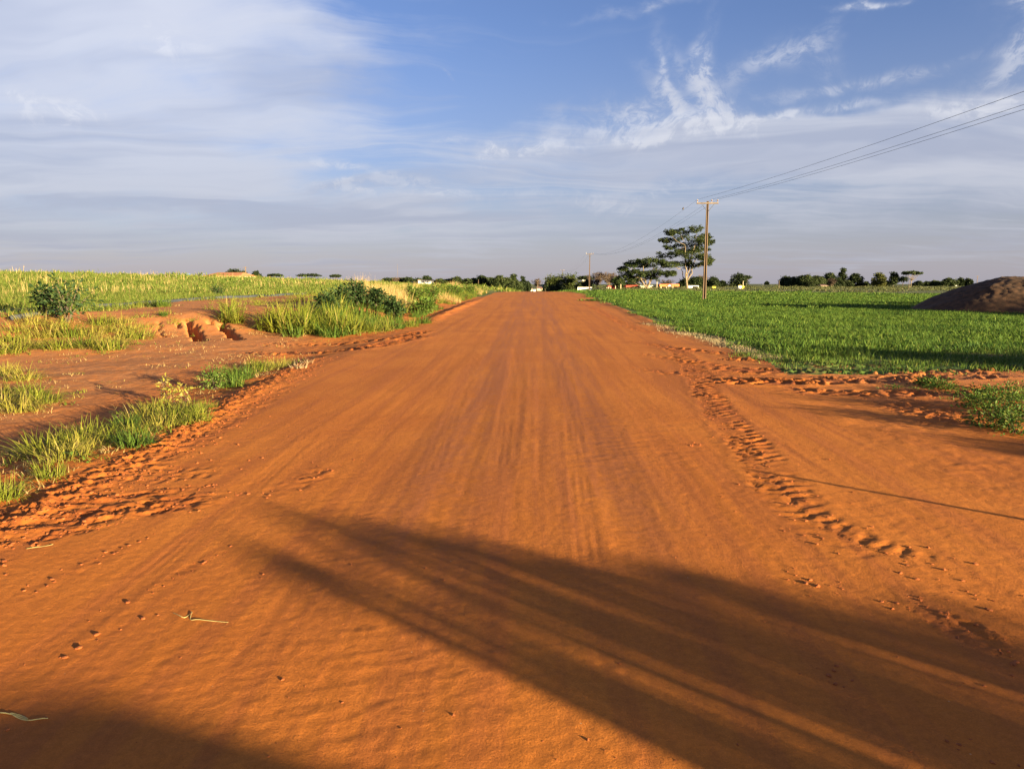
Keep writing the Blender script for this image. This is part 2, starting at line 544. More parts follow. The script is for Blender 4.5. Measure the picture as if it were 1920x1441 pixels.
def soil_mat():
    m, B, bs, out = new_mat('red_soil')
    geo = B.n('ShaderNodeNewGeometry')
    P = geo.outputs['Position']
    at_ = lambda n: B.n('ShaderNodeAttribute', attribute_name=n).outputs['Fac']
    churn, comp, grass = at_('churn'), at_('compact'), at_('grassy')
    n1 = B.noise(P, 0.55, 5, .6)
    n2 = B.noise(B.vmul(P, (4.2, .14, 1)), 1.0, 5, .62)       # drag streaks along the road
    n3 = B.noise(P, 28, 6, .7)
    n4 = B.noise(P, 5, 5, .6)
    c = B.mix(B.mapr(n1, .3, .7), (0.375, 0.110, 0.018), (0.440, 0.140, 0.023))
    c = B.mix(B.m('MULTIPLY', B.mapr(n2, .44, .64), .7), c, (0.315, 0.092, 0.022))
    pol = B.m('MULTIPLY', comp, B.mapr(B.m('ADD', B.m('MULTIPLY', n2, .6), B.m('MULTIPLY', n4, .4)), .35, .6))
    c = B.mix(B.m('MULTIPLY', pol, .85), c, (0.300, 0.096, 0.029))
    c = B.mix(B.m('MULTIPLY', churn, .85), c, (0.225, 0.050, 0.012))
    c = B.mix(B.m('MULTIPLY', grass, B.mapr(n4, .3, .6, .35, 1.0)), c, (0.325, 0.145, 0.062))
    v = B.m('MULTIPLY', B.mapr(n3, .25, .75, .80, 1.16, smooth=False), B.mapr(B.noise(P, 130, 3, .7), .3, .7, .86, 1.12, smooth=False))
    c = B.mix(1.0, c, B.comb(v, v, v), 'MULTIPLY')
    gr = B.mapr(B.noise(P, 330, 2, .6), .3, .7, .84, 1.16, smooth=False)
    c = B.mix(1.0, c, B.comb(gr, gr, gr), 'MULTIPLY')
    # pale grit
    vo = B.n('ShaderNodeTexVoronoi')
    B.put(vo.inputs['Vector'], P)
    vo.inputs['Scale'].default_value = 14
    sp = B.m('MULTIPLY', B.m('LESS_THAN', vo.outputs['Distance'], 0.055), B.m('GREATER_THAN', B.noise(P, 3.3, 2), .58))
    c = B.mix(B.m('MULTIPLY', sp, .75), c, (0.42, 0.25, 0.13))
    B.put(bs.inputs['Base Color'], c)
    B.put(bs.inputs['Roughness'], B.mapr(pol, 0, 1, .95, .8))
    h = B.m('ADD', B.m('MULTIPLY', B.noise(P, 90, 6, .75), .65), B.m('ADD', B.m('MULTIPLY', n4, .6), B.m('MULTIPLY', n3, .55)))
    h = B.m('ADD', h, B.m('MULTIPLY', B.noise(B.vmul(P, (9, 1.0, 1)), 1.5, 5, .6), .35))
    bu = B.n('ShaderNodeBump')
    B.put(bu.inputs['Height'], h)
    B.put(bu.inputs['Strength'], B.mapr(comp, 0, 1, .34, .18))
    bu.inputs['Distance'].default_value = 0.02
    B.nt.links.new(bu.outputs[0], bs.inputs['Normal'])
    return m


def meadow_mat(name, soil, ga, gb, cover=.5, dist=0.06):
    m, B, bs, out = new_mat(name)
    geo = B.n('ShaderNodeNewGeometry')
    P = geo.outputs['Position']
    n1 = B.noise(P, .11, 5, .6); n2 = B.noise(P, 1.7, 6, .65); n3 = B.noise(P, .02, 4, .6)
    g = B.mix(B.mapr(n1, .35, .65), ga, gb)
    g = B.mix(B.m('MULTIPLY', B.mapr(n3, .45, .65), .5), g, tuple(x * 1.25 for x in gb))
    c = B.mix(B.mapr(n2, cover - .12, cover + .12), g, soil)
    B.put(bs.inputs['Base Color'], c)
    bu = B.n('ShaderNodeBump')
    B.put(bu.inputs['Height'], B.noise(P, 3.0, 6, .7))
    bu.inputs['Strength'].default_value = .5
    bu.inputs['Distance'].default_value = dist
    B.nt.links.new(bu.outputs[0], bs.inputs['Normal'])
    return m


def leaf_mat(name, c1, c2, c3=None, scale=.25, trans=.3, rough=.6):
    """foliage: tone from place, from the plant and from each blade ('tone' attribute)"""
    m, B, bs, out = new_mat(name)
    geo = B.n('ShaderNodeNewGeometry')
    oi = B.n('ShaderNodeObjectInfo')
    tone = B.n('ShaderNodeAttribute', attribute_name='tone').outputs['Fac']
    nz = B.mapr(B.noise(geo.outputs['Position'], scale, 4, .6), .3, .7)
    f = B.m('ADD', B.m('MULTIPLY', nz, .45), B.m('ADD', B.m('MULTIPLY', tone, .4), B.m('MULTIPLY', oi.outputs['Random'], .25)), clamp=True)
    c = B.mix(f, c1, c2)
    if c3:
        c = B.mix(B.mapr(tone, .78, .95), c, c3)
    B.put(bs.inputs['Base Color'], c)
    bs.inputs['Roughness'].default_value = rough
    tr = B.n('ShaderNodeBsdfTranslucent')
    B.put(tr.inputs[0], c)
    mx = B.n('ShaderNodeMixShader')
    mx.inputs[0].default_value = trans
    B.nt.links.new(bs.outputs[0], mx.inputs[1])
    B.nt.links.new(tr.outputs[0], mx.inputs[2])
    B.nt.links.new(mx.outputs[0], out.inputs[0])
    return m


def plain_mat(name, c, rough=.7, var=.25, scale=3.0, metal=0.0, spec=.3, stretch=(1, 1, 1)):
    m, B, bs, out = new_mat(name)
    tc = B.n('ShaderNodeTexCoord')
    nz = B.noise(B.vmul(tc.outputs['Object'], stretch), scale, 6, .65)
    v = B.mapr(nz, .3, .7, 1 - var, 1 + var * .6)
    B.put(bs.inputs['Base Color'], B.mix(1.0, c, B.comb(v, v, v), 'MULTIPLY'))
    bs.inputs['Roughness'].default_value = rough
    bs.inputs['Metallic'].default_value = metal
    bs.inputs['Specular IOR Level'].default_value = spec
    bu = B.n('ShaderNodeBump')
    B.put(bu.inputs['Height'], nz)
    bu.inputs['Strength'].default_value = .25
    bu.inputs['Distance'].default_value = .02
    B.nt.links.new(bu.outputs[0], bs.inputs['Normal'])
    return m


M = {}
M['soil'] = soil_mat()
M['field'] = meadow_mat('field_ground', (0.16, 0.07, 0.025), (0.055, 0.10, 0.018), (0.085, 0.115, 0.025), .56)
M['pasture'] = meadow_mat('pasture_ground', (0.13, 0.085, 0.035), (0.062, 0.088, 0.020), (0.10, 0.11, 0.032), .58)
M['country'] = meadow_mat('countryside_ground', (0.115, 0.10, 0.045), (0.055, 0.078, 0.026), (0.10, 0.105, 0.045), .60, .2)
M['crop'] = leaf_mat('crop_leaf', (0.032, 0.080, 0.016), (0.094, 0.150, 0.020), (0.155, 0.195, 0.038), .22, .35)
M['grass'] = leaf_mat('verge_grass_blade', (0.065, 0.108, 0.012), (0.205, 0.200, 0.026), (0.36, 0.28, 0.085), .9, .35)
M['grass_y'] = leaf_mat('yellow_grass_blade', (0.15, 0.16, 0.020), (0.30, 0.245, 0.05), (0.36, 0.27, 0.10), .5, .35)
M['grass_d'] = leaf_mat('dark_grass_blade', (0.035, 0.075, 0.012), (0.085, 0.13, 0.020), (0.16, 0.17, 0.035), .5, .3)
M['dry'] = leaf_mat('dry_grass_blade', (0.28, 0.19, 0.075), (0.40, 0.28, 0.12), (0.46, 0.34, 0.17), .5, .25)
M['pale'] = leaf_mat('bleached_grass_blade', (0.24, 0.18, 0.10), (0.36, 0.28, 0.17), None, .5, .2)
M['pgrass'] = leaf_mat('pasture_grass_blade', (0.050, 0.088, 0.013), (0.125, 0.145, 0.024), (0.20, 0.17, 0.055), .12, .3)
M['fgrass'] = leaf_mat('far_grass_blade', (0.040, 0.055, 0.017), (0.080, 0.082, 0.030), (0.10, 0.09, 0.04), .03, .2)
M['shrub'] = leaf_mat('dark_shrub_leaf', (0.012, 0.030, 0.011), (0.032, 0.055, 0.016), (0.055, 0.078, 0.026), .8, .15, .6)
M['shrub_l'] = leaf_mat('weed_leaf', (0.045, 0.090, 0.014), (0.10, 0.15, 0.026), (0.17, 0.19, 0.05), .8, .3, .5)
M['t_dark'] = leaf_mat('dark_tree_leaf', (0.009, 0.017, 0.007), (0.027, 0.038, 0.013), (0.042, 0.050, 0.018), .15, .15)
M['t_mid'] = leaf_mat('mid_tree_leaf', (0.016, 0.028, 0.009), (0.042, 0.055, 0.016), (0.062, 0.068, 0.022), .15, .2)
M['t_yel'] = leaf_mat('yellowish_tree_leaf', (0.045, 0.055, 0.012), (0.085, 0.085, 0.022), (0.10, 0.095, 0.03), .15, .2)
M['t_bam'] = leaf_mat('bamboo_leaf', (0.036, 0.056, 0.014), (0.078, 0.092, 0.024), (0.11, 0.11, 0.035), .3, .25)
M['t_bare'] = leaf_mat('twig', (0.055, 0.036, 0.030), (0.095, 0.066, 0.050), (0.13, 0.095, 0.075), .2, .0, .9)
M['bark'] = plain_mat('pale_bark', (0.17, 0.125, 0.085), .9, .35, 1.5)
M['bark_d'] = plain_mat('dark_bark', (0.085, 0.062, 0.045), .9, .3, 1.5)
M['concrete'] = plain_mat('pole_concrete', (0.135, 0.088, 0.058), .85, .3, 2.0, stretch=(1, 1, .3))
M['wood'] = plain_mat('weathered_timber', (0.13, 0.095, 0.07), .85, .3, 4.0)
M['porcelain'] = plain_mat('brown_porcelain', (0.14, 0.075, 0.05), .3, .1, 5, spec=.5)
M['wire'] = plain_mat('wire_metal', (0.06, 0.06, 0.06), .6, .1, 5)
M['mound'] = plain_mat('dark_compost', (0.056, 0.025, 0.011), .95, .6, 3.6)
M['white'] = plain_mat('white_paint', (0.72, 0.68, 0.60), .8, .12, .6)
M['cream'] = plain_mat('cream_paint', (0.50, 0.42, 0.28), .8, .15, .6)
M['orange'] = plain_mat('orange_paint', (0.46, 0.15, 0.045), .7, .15, .6)
M['red'] = plain_mat('red_paint', (0.45, 0.055, 0.035), .7, .15, .6)
M['tile'] = plain_mat('clay_tile', (0.40, 0.16, 0.065), .85, .25, 2.5, stretch=(6, 1, 1))
M['tile_d'] = plain_mat('weathered_tile', (0.17, 0.095, 0.085), .85, .25, 2.5)
M['grey'] = plain_mat('grey_metal_roof', (0.28, 0.27, 0.26), .6, .15, 1)
M['dark'] = plain_mat('dark_opening', (0.02, 0.018, 0.016), .9, .1, 1)
M['blue'] = plain_mat('blue_plastic', (0.035, 0.12, 0.36), .5, .1, 1)
M['yellow'] = plain_mat('yellow_paint', (0.62, 0.47, 0.05), .7, .1, 1)
M['pipe'] = plain_mat('grey_pipe', (0.045, 0.05, 0.065), .8, .2, 2, spec=.1)
M['feather'] = plain_mat('grey_feather', (0.05, 0.04, 0.035), .8, .2, 20)
M['straw'] = plain_mat('straw', (0.33, 0.27, 0.11), .7, .3, 30)
M['clod'] = plain_mat('soil_clod', (0.27, 0.072, 0.019), .95, .35, 40)

# ------------------------------------------------------------------ ground
def ys_rows():
    y = 1.0
    out = [y]
    while y < 62:
        y += max(0.013, 0.0046 * y)
        out.append(y)
    while y < 7500:
        y += 0.035 * y
        out.append(y)
    return np.array(out)


def build_ground():
    ys = ys_rows()
    core = np.arange(-1.04, 1.0401, 0.0024)
    wide = np.array([1.1, 1.2, 1.35, 1.55, 1.8, 2.2, 2.7, 3.4, 4.5, 6.0])
    us = np.concatenate([-wide[::-1], core, wide])
    X = us[None, :] * (ys[:, None] + 3.2)
    Y = np.repeat(ys[:, None], len(us), 1)
    z = H0(X.ravel(), Y.ravel()).reshape(X.shape)
    nn = int((ys < 72).sum())
    dz, ch = detail(X[:nn].ravel(), Y[:nn].ravel())
    z[:nn] += dz.reshape(nn, -1)
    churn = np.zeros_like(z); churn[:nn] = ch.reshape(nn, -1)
    comp = np.exp(-((X + 0.05) / 1.15) ** 4) * smooth(2, 6, Y)
    lanes = np.exp(-((np.abs(X + .05) - .75) / .34) ** 2)
    comp = np.clip(.55 * comp + .55 * lanes * smooth(2, 6, Y), 0, 1)
    left = np.interp(Y, XL_Y, XL_X)
    grassy = np.clip(smooth(.5, 3, left - X) * .7 + .5 * smooth(3.5, 6, X) * smooth(9, 13, Y), 0, 1)
    names = ['dirt_road', 'field_entrance', 'roadside_verge', 'crop_field', 'pasture', 'countryside']

    def region(cx, cy):
        r = np.full(cx.shape, 5)
        xl = np.interp(cy, XL_Y, XL_X); xr = np.interp(cy, XR_Y, XR_X)
        lim = crop_limit(cx)
        r[(cx > xr) & (cy < lim)] = 3
        r[(cx > xr) & (cy < 12.9 + .012 * (cx - 5) ** 2 + .3 * np.sin(cx)) & (cx < 40)] = 1
        r[(cx < xl) & (cy < 260)] = 4
        r[(cx < xl) & (cx > -17.5 - .06 * (cy - 25)) & (cy < 62)] = 2
        r[(cx >= xl) & (cx <= xr) & (cy < 330)] = 0
        return r
    mats = {'dirt_road': M['soil'], 'field_entrance': M['soil'], 'roadside_verge': M['soil'], 'crop_field': M['field'], 'pasture': M['pasture'], 'countryside': M['country']}
    o = grid_mesh(X, Y, z, {'churn': churn, 'compact': comp, 'grassy': grassy}, names, region, mats)
    # the land behind the photographer
    yb = np.concatenate([np.arange(-400, -40, 20), np.arange(-40, 1.0, 1.0), [1.0]])
    xb = np.concatenate([np.arange(-400, -30, 20), np.arange(-30, 31, 1.0), np.arange(50, 401, 20)])
    XB, YB = np.meshgrid(xb, yb)
    zb = H0(XB.ravel(), YB.ravel()).reshape(XB.shape)
    grid_mesh(XB, YB, zb - .004, {'churn': XB * 0, 'compact': XB * 0, 'grassy': XB * 0 + .3}, ['ground'], lambda a, b: np.zeros(a.shape, int), {'ground': M['soil']})
    return o


def crop_limit(x):
    """far edge of the green crop"""
    return np.interp(x, [4, 20, 60, 90, 150, 400], [205, 190, 118, 125, 150, 300])


build_ground()


# ------------------------------------------------------------------ mesh building
class MB:
    def __init__(self):
        self.v = []; self.f = []; self.t = []; self.mi = []

    def quad(self, a, b, c, d, tone=.5):
        i = len(self.v)
        self.v += [tuple(a), tuple(b), tuple(c), tuple(d)]
        self.t += [tone] * 4
        self.f.append((i, i + 1, i + 2, i + 3))

    def tri(self, a, b, c, tone=.5):
        i = len(self.v)
        self.v += [tuple(a), tuple(b), tuple(c)]
        self.t += [tone] * 3
        self.f.append((i, i + 1, i + 2))

    def tube(self, pts, radii, n=6, cap=True):
        pts = [Vector(p) for p in pts]
        base = len(self.v)
        for k, p in enumerate(pts):
            d = (pts[min(k + 1, len(pts) - 1)] - pts[max(k - 1, 0)]).normalized()
            a = d.orthogonal().normalized() if abs(d.z) < .9 else Vector((1, 0, 0)).cross(d).normalized()
            if abs(d.z) < .9:
                a = d.cross(Vector((0, 0, 1))).normalized()
            b = d.cross(a)
            r = radii[k] if not isinstance(radii, (int, float)) else radii
            for j in range(n):
                t = 2 * math.pi * j / n
                self.v.append(tuple(p + a * (math.cos(t) * r) + b * (math.sin(t) * r)))
                self.t.append(.5)
        for k in range(len(pts) - 1):
            for j in range(n):
                a0 = base + k * n + j; a1 = base + k * n + (j + 1) % n
                self.f.append((a0, a1, a1 + n, a0 + n))
        if cap:
            self.f.append(tuple(base + j for j in range(n))[::-1])
            self.f.append(tuple(base + (len(pts) - 1) * n + j for j in range(n)))

    def box(self, c, s, rz=0.0):
        c = Vector(c)
        i = len(self.v)
        q = Matrix.Rotation(rz, 3, 'Z')
        for dx in (-.5, .5):
            for dy in (-.5, .5):
                for dz in (-.5, .5):
                    self.v.append(tuple(c + q @ Vector((dx * s[0], dy * s[1], dz * s[2]))))
                    self.t.append(.5)
        for f in ((0, 1, 3, 2), (4, 6, 7, 5), (0, 4, 5, 1), (2, 3, 7, 6), (0, 2, 6, 4), (1, 5, 7, 3)):
            self.f.append(tuple(i + k for k in f))

    def prism(self, poly, y0, y1):
        """polygon in x,z extruded along y"""
        i = len(self.v); n = len(poly)
        for yy in (y0, y1):
            for p in poly:
                self.v.append((p[0], yy, p[1])); self.t.append(.5)
        self.f.append(tuple(i + k for k in range(n)))
        self.f.append(tuple(i + n + k for k in range(n))[::-1])
        for k in range(n):
            a, b = i + k, i + (k + 1) % n
            self.f.append((b, a, a + n, b + n))

    def mesh(self, name, mat, smooth_=False):
        me = bpy.data.meshes.new(name)
        me.from_pydata(self.v, [], self.f)
        a = me.attributes.new('tone', 'FLOAT', 'POINT')
        a.data.foreach_set('value', self.t)
        me.materials.append(mat)
        if smooth_:
            me.polygons.foreach_set('use_smooth', [True] * len(me.polygons))
        return me

    def build(self, name, mat, parent=None, smooth_=False):
        o = bpy.data.objects.new(name, self.mesh(name, mat, smooth_))
        COL.objects.link(o)
        if parent:
            o.parent = parent
        return o


def empty(name, loc, rz=0.0):
    o = bpy.data.objects.new(name, None)
    o.empty_display_size = .2
    o.location = loc
    o.rotation_euler.z = rz
    COL.objects.link(o)
    return o


def blade(mb, rng, base, h, lean, az, w, segs=3, curl=1.0, tone=None):
    """a grass blade: tapered strip that bends over"""
    tone = rng.random() if tone is None else tone
    dx, dy = math.cos(az), math.sin(az)
    tw = rng.uniform(-.6, .6)
    px, py = -math.sin(az + tw), math.cos(az + tw)
    pr = None
    x, y, z = base
    ang = lean * .35
    step = h / segs
    i = len(mb.v)
    for k in range(segs + 1):
        ww = w * (1 - (k / segs) ** 1.6) * .5 + .0004
        mb.v.append((x + px * ww, y + py * ww, z)); mb.v.append((x - px * ww, y - py * ww, z))
        mb.t += [tone, tone]
        if k:
            a = i + 2 * (k - 1)
            mb.f.append((a, a + 1, a + 3, a + 2))
        x += dx * math.sin(ang) * step; y += dy * math.sin(ang) * step; z += math.cos(ang) * step
        ang += lean * curl * .9 / segs


def clump_mesh(name, seed, n, h, spread, w, mat, lean=(0.2, 1.4), segs=4, flat=1.0, bias=None):
    rng = random.Random(seed)
    mb = MB()
    for _ in range(n):
        r = spread * rng.random() ** .7
        a = rng.uniform(0, 2 * math.pi)
        az = a + rng.gauss(0, .7) if bias is None else bias + rng.gauss(0, .9)
        hh = h * rng.uniform(.45, 1.05)
        blade(mb, rng, (r * math.cos(a), r * math.sin(a) * flat, -.03), hh, rng.uniform(*lean), az, w * rng.uniform(.6, 1.2), segs)
    return mb.mesh(name, mat)


def patch_mesh(name, seed, n, size, h, w, mat, lean=(0.1, .9), segs=2):
    rng = random.Random(seed)
    mb = MB()
    for _ in range(n):
        blade(mb, rng, (rng.uniform(-.5, .5) * size, rng.uniform(-.5, .5) * size, -.03), h * rng.uniform(.5, 1.1),
              rng.uniform(*lean), rng.uniform(0, 6.28), w * rng.uniform(.7, 1.3), segs)
    return mb.mesh(name, mat)


_coll_n = [0]


def scatter(name, label, cat, pts, meshes, smin=.8, smax=1.2, seed=0, tilt=0.08, idx=None, zs=None):
    """uncountable growth: one object whose geometry nodes set plants on points"""
    rng = np.random.default_rng(seed)
    pts = np.asarray(pts, float)
    n = len(pts)
    me = bpy.data.meshes.new(name)
    me.vertices.add(n)
    me.vertices.foreach_set('co', pts.astype(np.float32).ravel())
    rot = np.stack([rng.normal(0, tilt, n), rng.normal(0, tilt, n), rng.uniform(0, 6.283, n)], -1)
    s = rng.uniform(smin, smax, n) if zs is None else np.asarray(zs)
    a = me.attributes.new('rot', 'FLOAT_VECTOR', 'POINT'); a.data.foreach_set('vector', rot.astype(np.float32).ravel())
    a = me.attributes.new('scl', 'FLOAT', 'POINT'); a.data.foreach_set('value', s.astype(np.float32))
    ii = rng.integers(0, len(meshes), n) if idx is None else np.asarray(idx)
    a = me.attributes.new('idx', 'INT', 'POINT'); a.data.foreach_set('value', ii.astype(np.int32))
    o = bpy.data.objects.new(name, me)
    COL.objects.link(o)
    tag(o, label, cat, kind='stuff')
    src = bpy.data.collections.new('source_%02d' % _coll_n[0])
    _coll_n[0] += 1
    for k, m in enumerate(meshes):
        src.objects.link(bpy.data.objects.new('src_%s_%02d' % (name, k), m))
    ng = bpy.data.node_groups.new(name + '_nodes', 'GeometryNodeTree')
    ng.interface.new_socket('Geometry', in_out='INPUT', socket_type='NodeSocketGeometry')
    ng.interface.new_socket('Geometry', in_out='OUTPUT', socket_type='NodeSocketGeometry')
    N = ng.nodes; L = ng.links
    gi = N.new('NodeGroupInput'); go = N.new('NodeGroupOutput')
    ci = N.new('GeometryNodeCollectionInfo')
    ci.inputs['Collection'].default_value = src
    ci.inputs['Separate Children'].default_value = True
    ci.inputs['Reset Children'].default_value = True
    ip = N.new('GeometryNodeInstanceOnPoints')
    ip.inputs['Pick Instance'].default_value = True

    def attr(nm, ty):
        q = N.new('GeometryNodeInputNamedAttribute'); q.data_type = ty
        q.inputs['Name'].default_value = nm
        return q.outputs['Attribute']
    L.new(gi.outputs[0], ip.inputs['Points'])
    L.new(ci.outputs[0], ip.inputs['Instance'])
    L.new(attr('idx', 'INT'), ip.inputs['Instance Index'])
    e2r = N.new('FunctionNodeEulerToRotation')
    L.new(attr('rot', 'FLOAT_VECTOR'), e2r.inputs[0])
    L.new(e2r.outputs[0], ip.inputs['Rotation'])
    L.new(attr('scl', 'FLOAT'), ip.inputs['Scale'])
    L.new(ip.outputs[0], go.inputs[0])
    md = o.modifiers.new('scatter', 'NODES')
    md.node_group = ng
    return o


def on_ground(x, y, fine=True):
    x = np.atleast_1d(np.asarray(x, float)); y = np.atleast_1d(np.asarray(y, float))
    z = H0(x, y)
    if fine:
        z = z + np.where(y < 70, detail(x, np.clip(y, 1, 70))[0], 0)
    return z


def gz(x, y):
    return float(on_ground(x, y)[0])


def jitter_grid(x0, x1, y0, y1, s, seed):
    rng = np.random.default_rng(seed)
    gx, gy = np.meshgrid(np.arange(x0, x1, s), np.arange(y0, y1, s))
    gx = gx.ravel() + rng.uniform(-.45, .45, gx.size) * s
    gy = gy.ravel() + rng.uniform(-.45, .45, gy.size) * s
    return gx, gy


def in_view(x, y, margin=.06):
    a = np.arctan2(x, y) + YAW
    return (np.abs(a) < R(36) + margin) & (y > 0)



# ------------------------------------------------------------------ the crop on the right
def xr_at(y):
    return np.interp(y, XR_Y, XR_X)


def build_crop():
    fine = [patch_mesh('crop_patch', 300 + k, 300, 1.1, .20, .026, M['crop'], (.5, 3.0), 3) for k in range(4)]
    mid = [patch_mesh('crop_patch', 310 + k, 280, 2.2, .23, .06, M['crop'], (.5, 2.8), 3) for k in range(3)]
    coarse = [patch_mesh('crop_patch', 320 + k, 260, 4.4, .28, .13, M['crop'], (.4, 2.6), 3) for k in range(3)]
    lawn = [patch_mesh('short_grass_patch', 330 + k, 170, .9, .13, .012, M['grass_d'], (.3, 1.6), 2) for k in range(3)]
    rng = np.random.default_rng(5)

    def edge(y):
        return xr_at(y) + .45 + .3 * np.sin(y * .7) + .2 * np.sin(y * 2.3)
    for nm, lab, s, y0, y1, x1, ms, sd in (('crop', 'bright green knee-high crop covering the near field beside the earth mound', .62, 15.4, 46, 60, fine, 1),
                                       ('crop', 'green crop covering the middle of the field around the nearest utility pole', 1.35, 46, 100, 110, mid, 2),
                                       ('crop', 'far strip of green crop ending at the distant tree line', 2.8, 100, 215, 200, coarse, 3)):
        x, y = jitter_grid(4, x1, y0, y1, s, sd)
        k = (x > edge(y) + (y < 24) * (24 - y) * .05) & (y < crop_limit(x) - 2) & in_view(x, y)
        k &= y > 16.2 + .012 * (x - 5) ** 2 * (x < 30) + .5 * np.sin(x * .8)
        k &= ((x - 28.4) / 4.9) ** 2 + ((y - 43.5) / 4.7) ** 2 > 1
        x, y = x[k], y[k]
        scatter(nm, lab, 'crop', np.stack([x, y, on_ground(x, y)], -1), ms, .8, 1.2, sd, .05,
                zs=np.clip(1 + .4 * vn(x * .22, y * .22, 3) + .25 * vn(x * .7, y * .7, 4), .5, 1.4) * rng.uniform(.8, 1.15, len(x)))
    x, y = jitter_grid(4.5, 40, 13.0, 19, .5, 9)
    k = in_view(x, y) & (y > 13.3 + .012 * (x - 5) ** 2 * (x < 30) + .35 * np.sin(x * 1.1)) & (x > edge(y) - .1) & (vn(x * .5, y * .9, 77) > -.45)
    k &= y < 17 + .012 * (x - 5) ** 2
    x, y = x[k], y[k]
    scatter('short_grass', 'short grass strip between the green crop and the churned tractor tracks', 'grass', np.stack([x, y, on_ground(x, y)], -1), lawn, .7, 1.3, 10)
    # bleached dead grass along the field's edge
    pale = [patch_mesh('dead_grass_patch', 340 + k, 40, .5, .11, .010, M['pale'], (.5, 2.0), 3) for k in range(3)]
    pts = []
    line = pxline([(1215, 606), (1270, 622), (1330, 640), (1400, 660), (1450, 674)], 8)
    for (a, b), (c, d) in zip(line[:-1], line[1:]):
        for _ in range(6):
            t = rng.random()
            pts.append((a + (c - a) * t + rng.normal(0, .16) + .1, b + (d - b) * t + rng.normal(0, .3)))
    pts = np.array(pts)
    scatter('dead_grass', 'bleached dead grass fringe between red road and green crop', 'grass', np.column_stack([pts, on_ground(pts[:, 0], pts[:, 1])]), pale, .6, 1.2, 11)


build_crop()

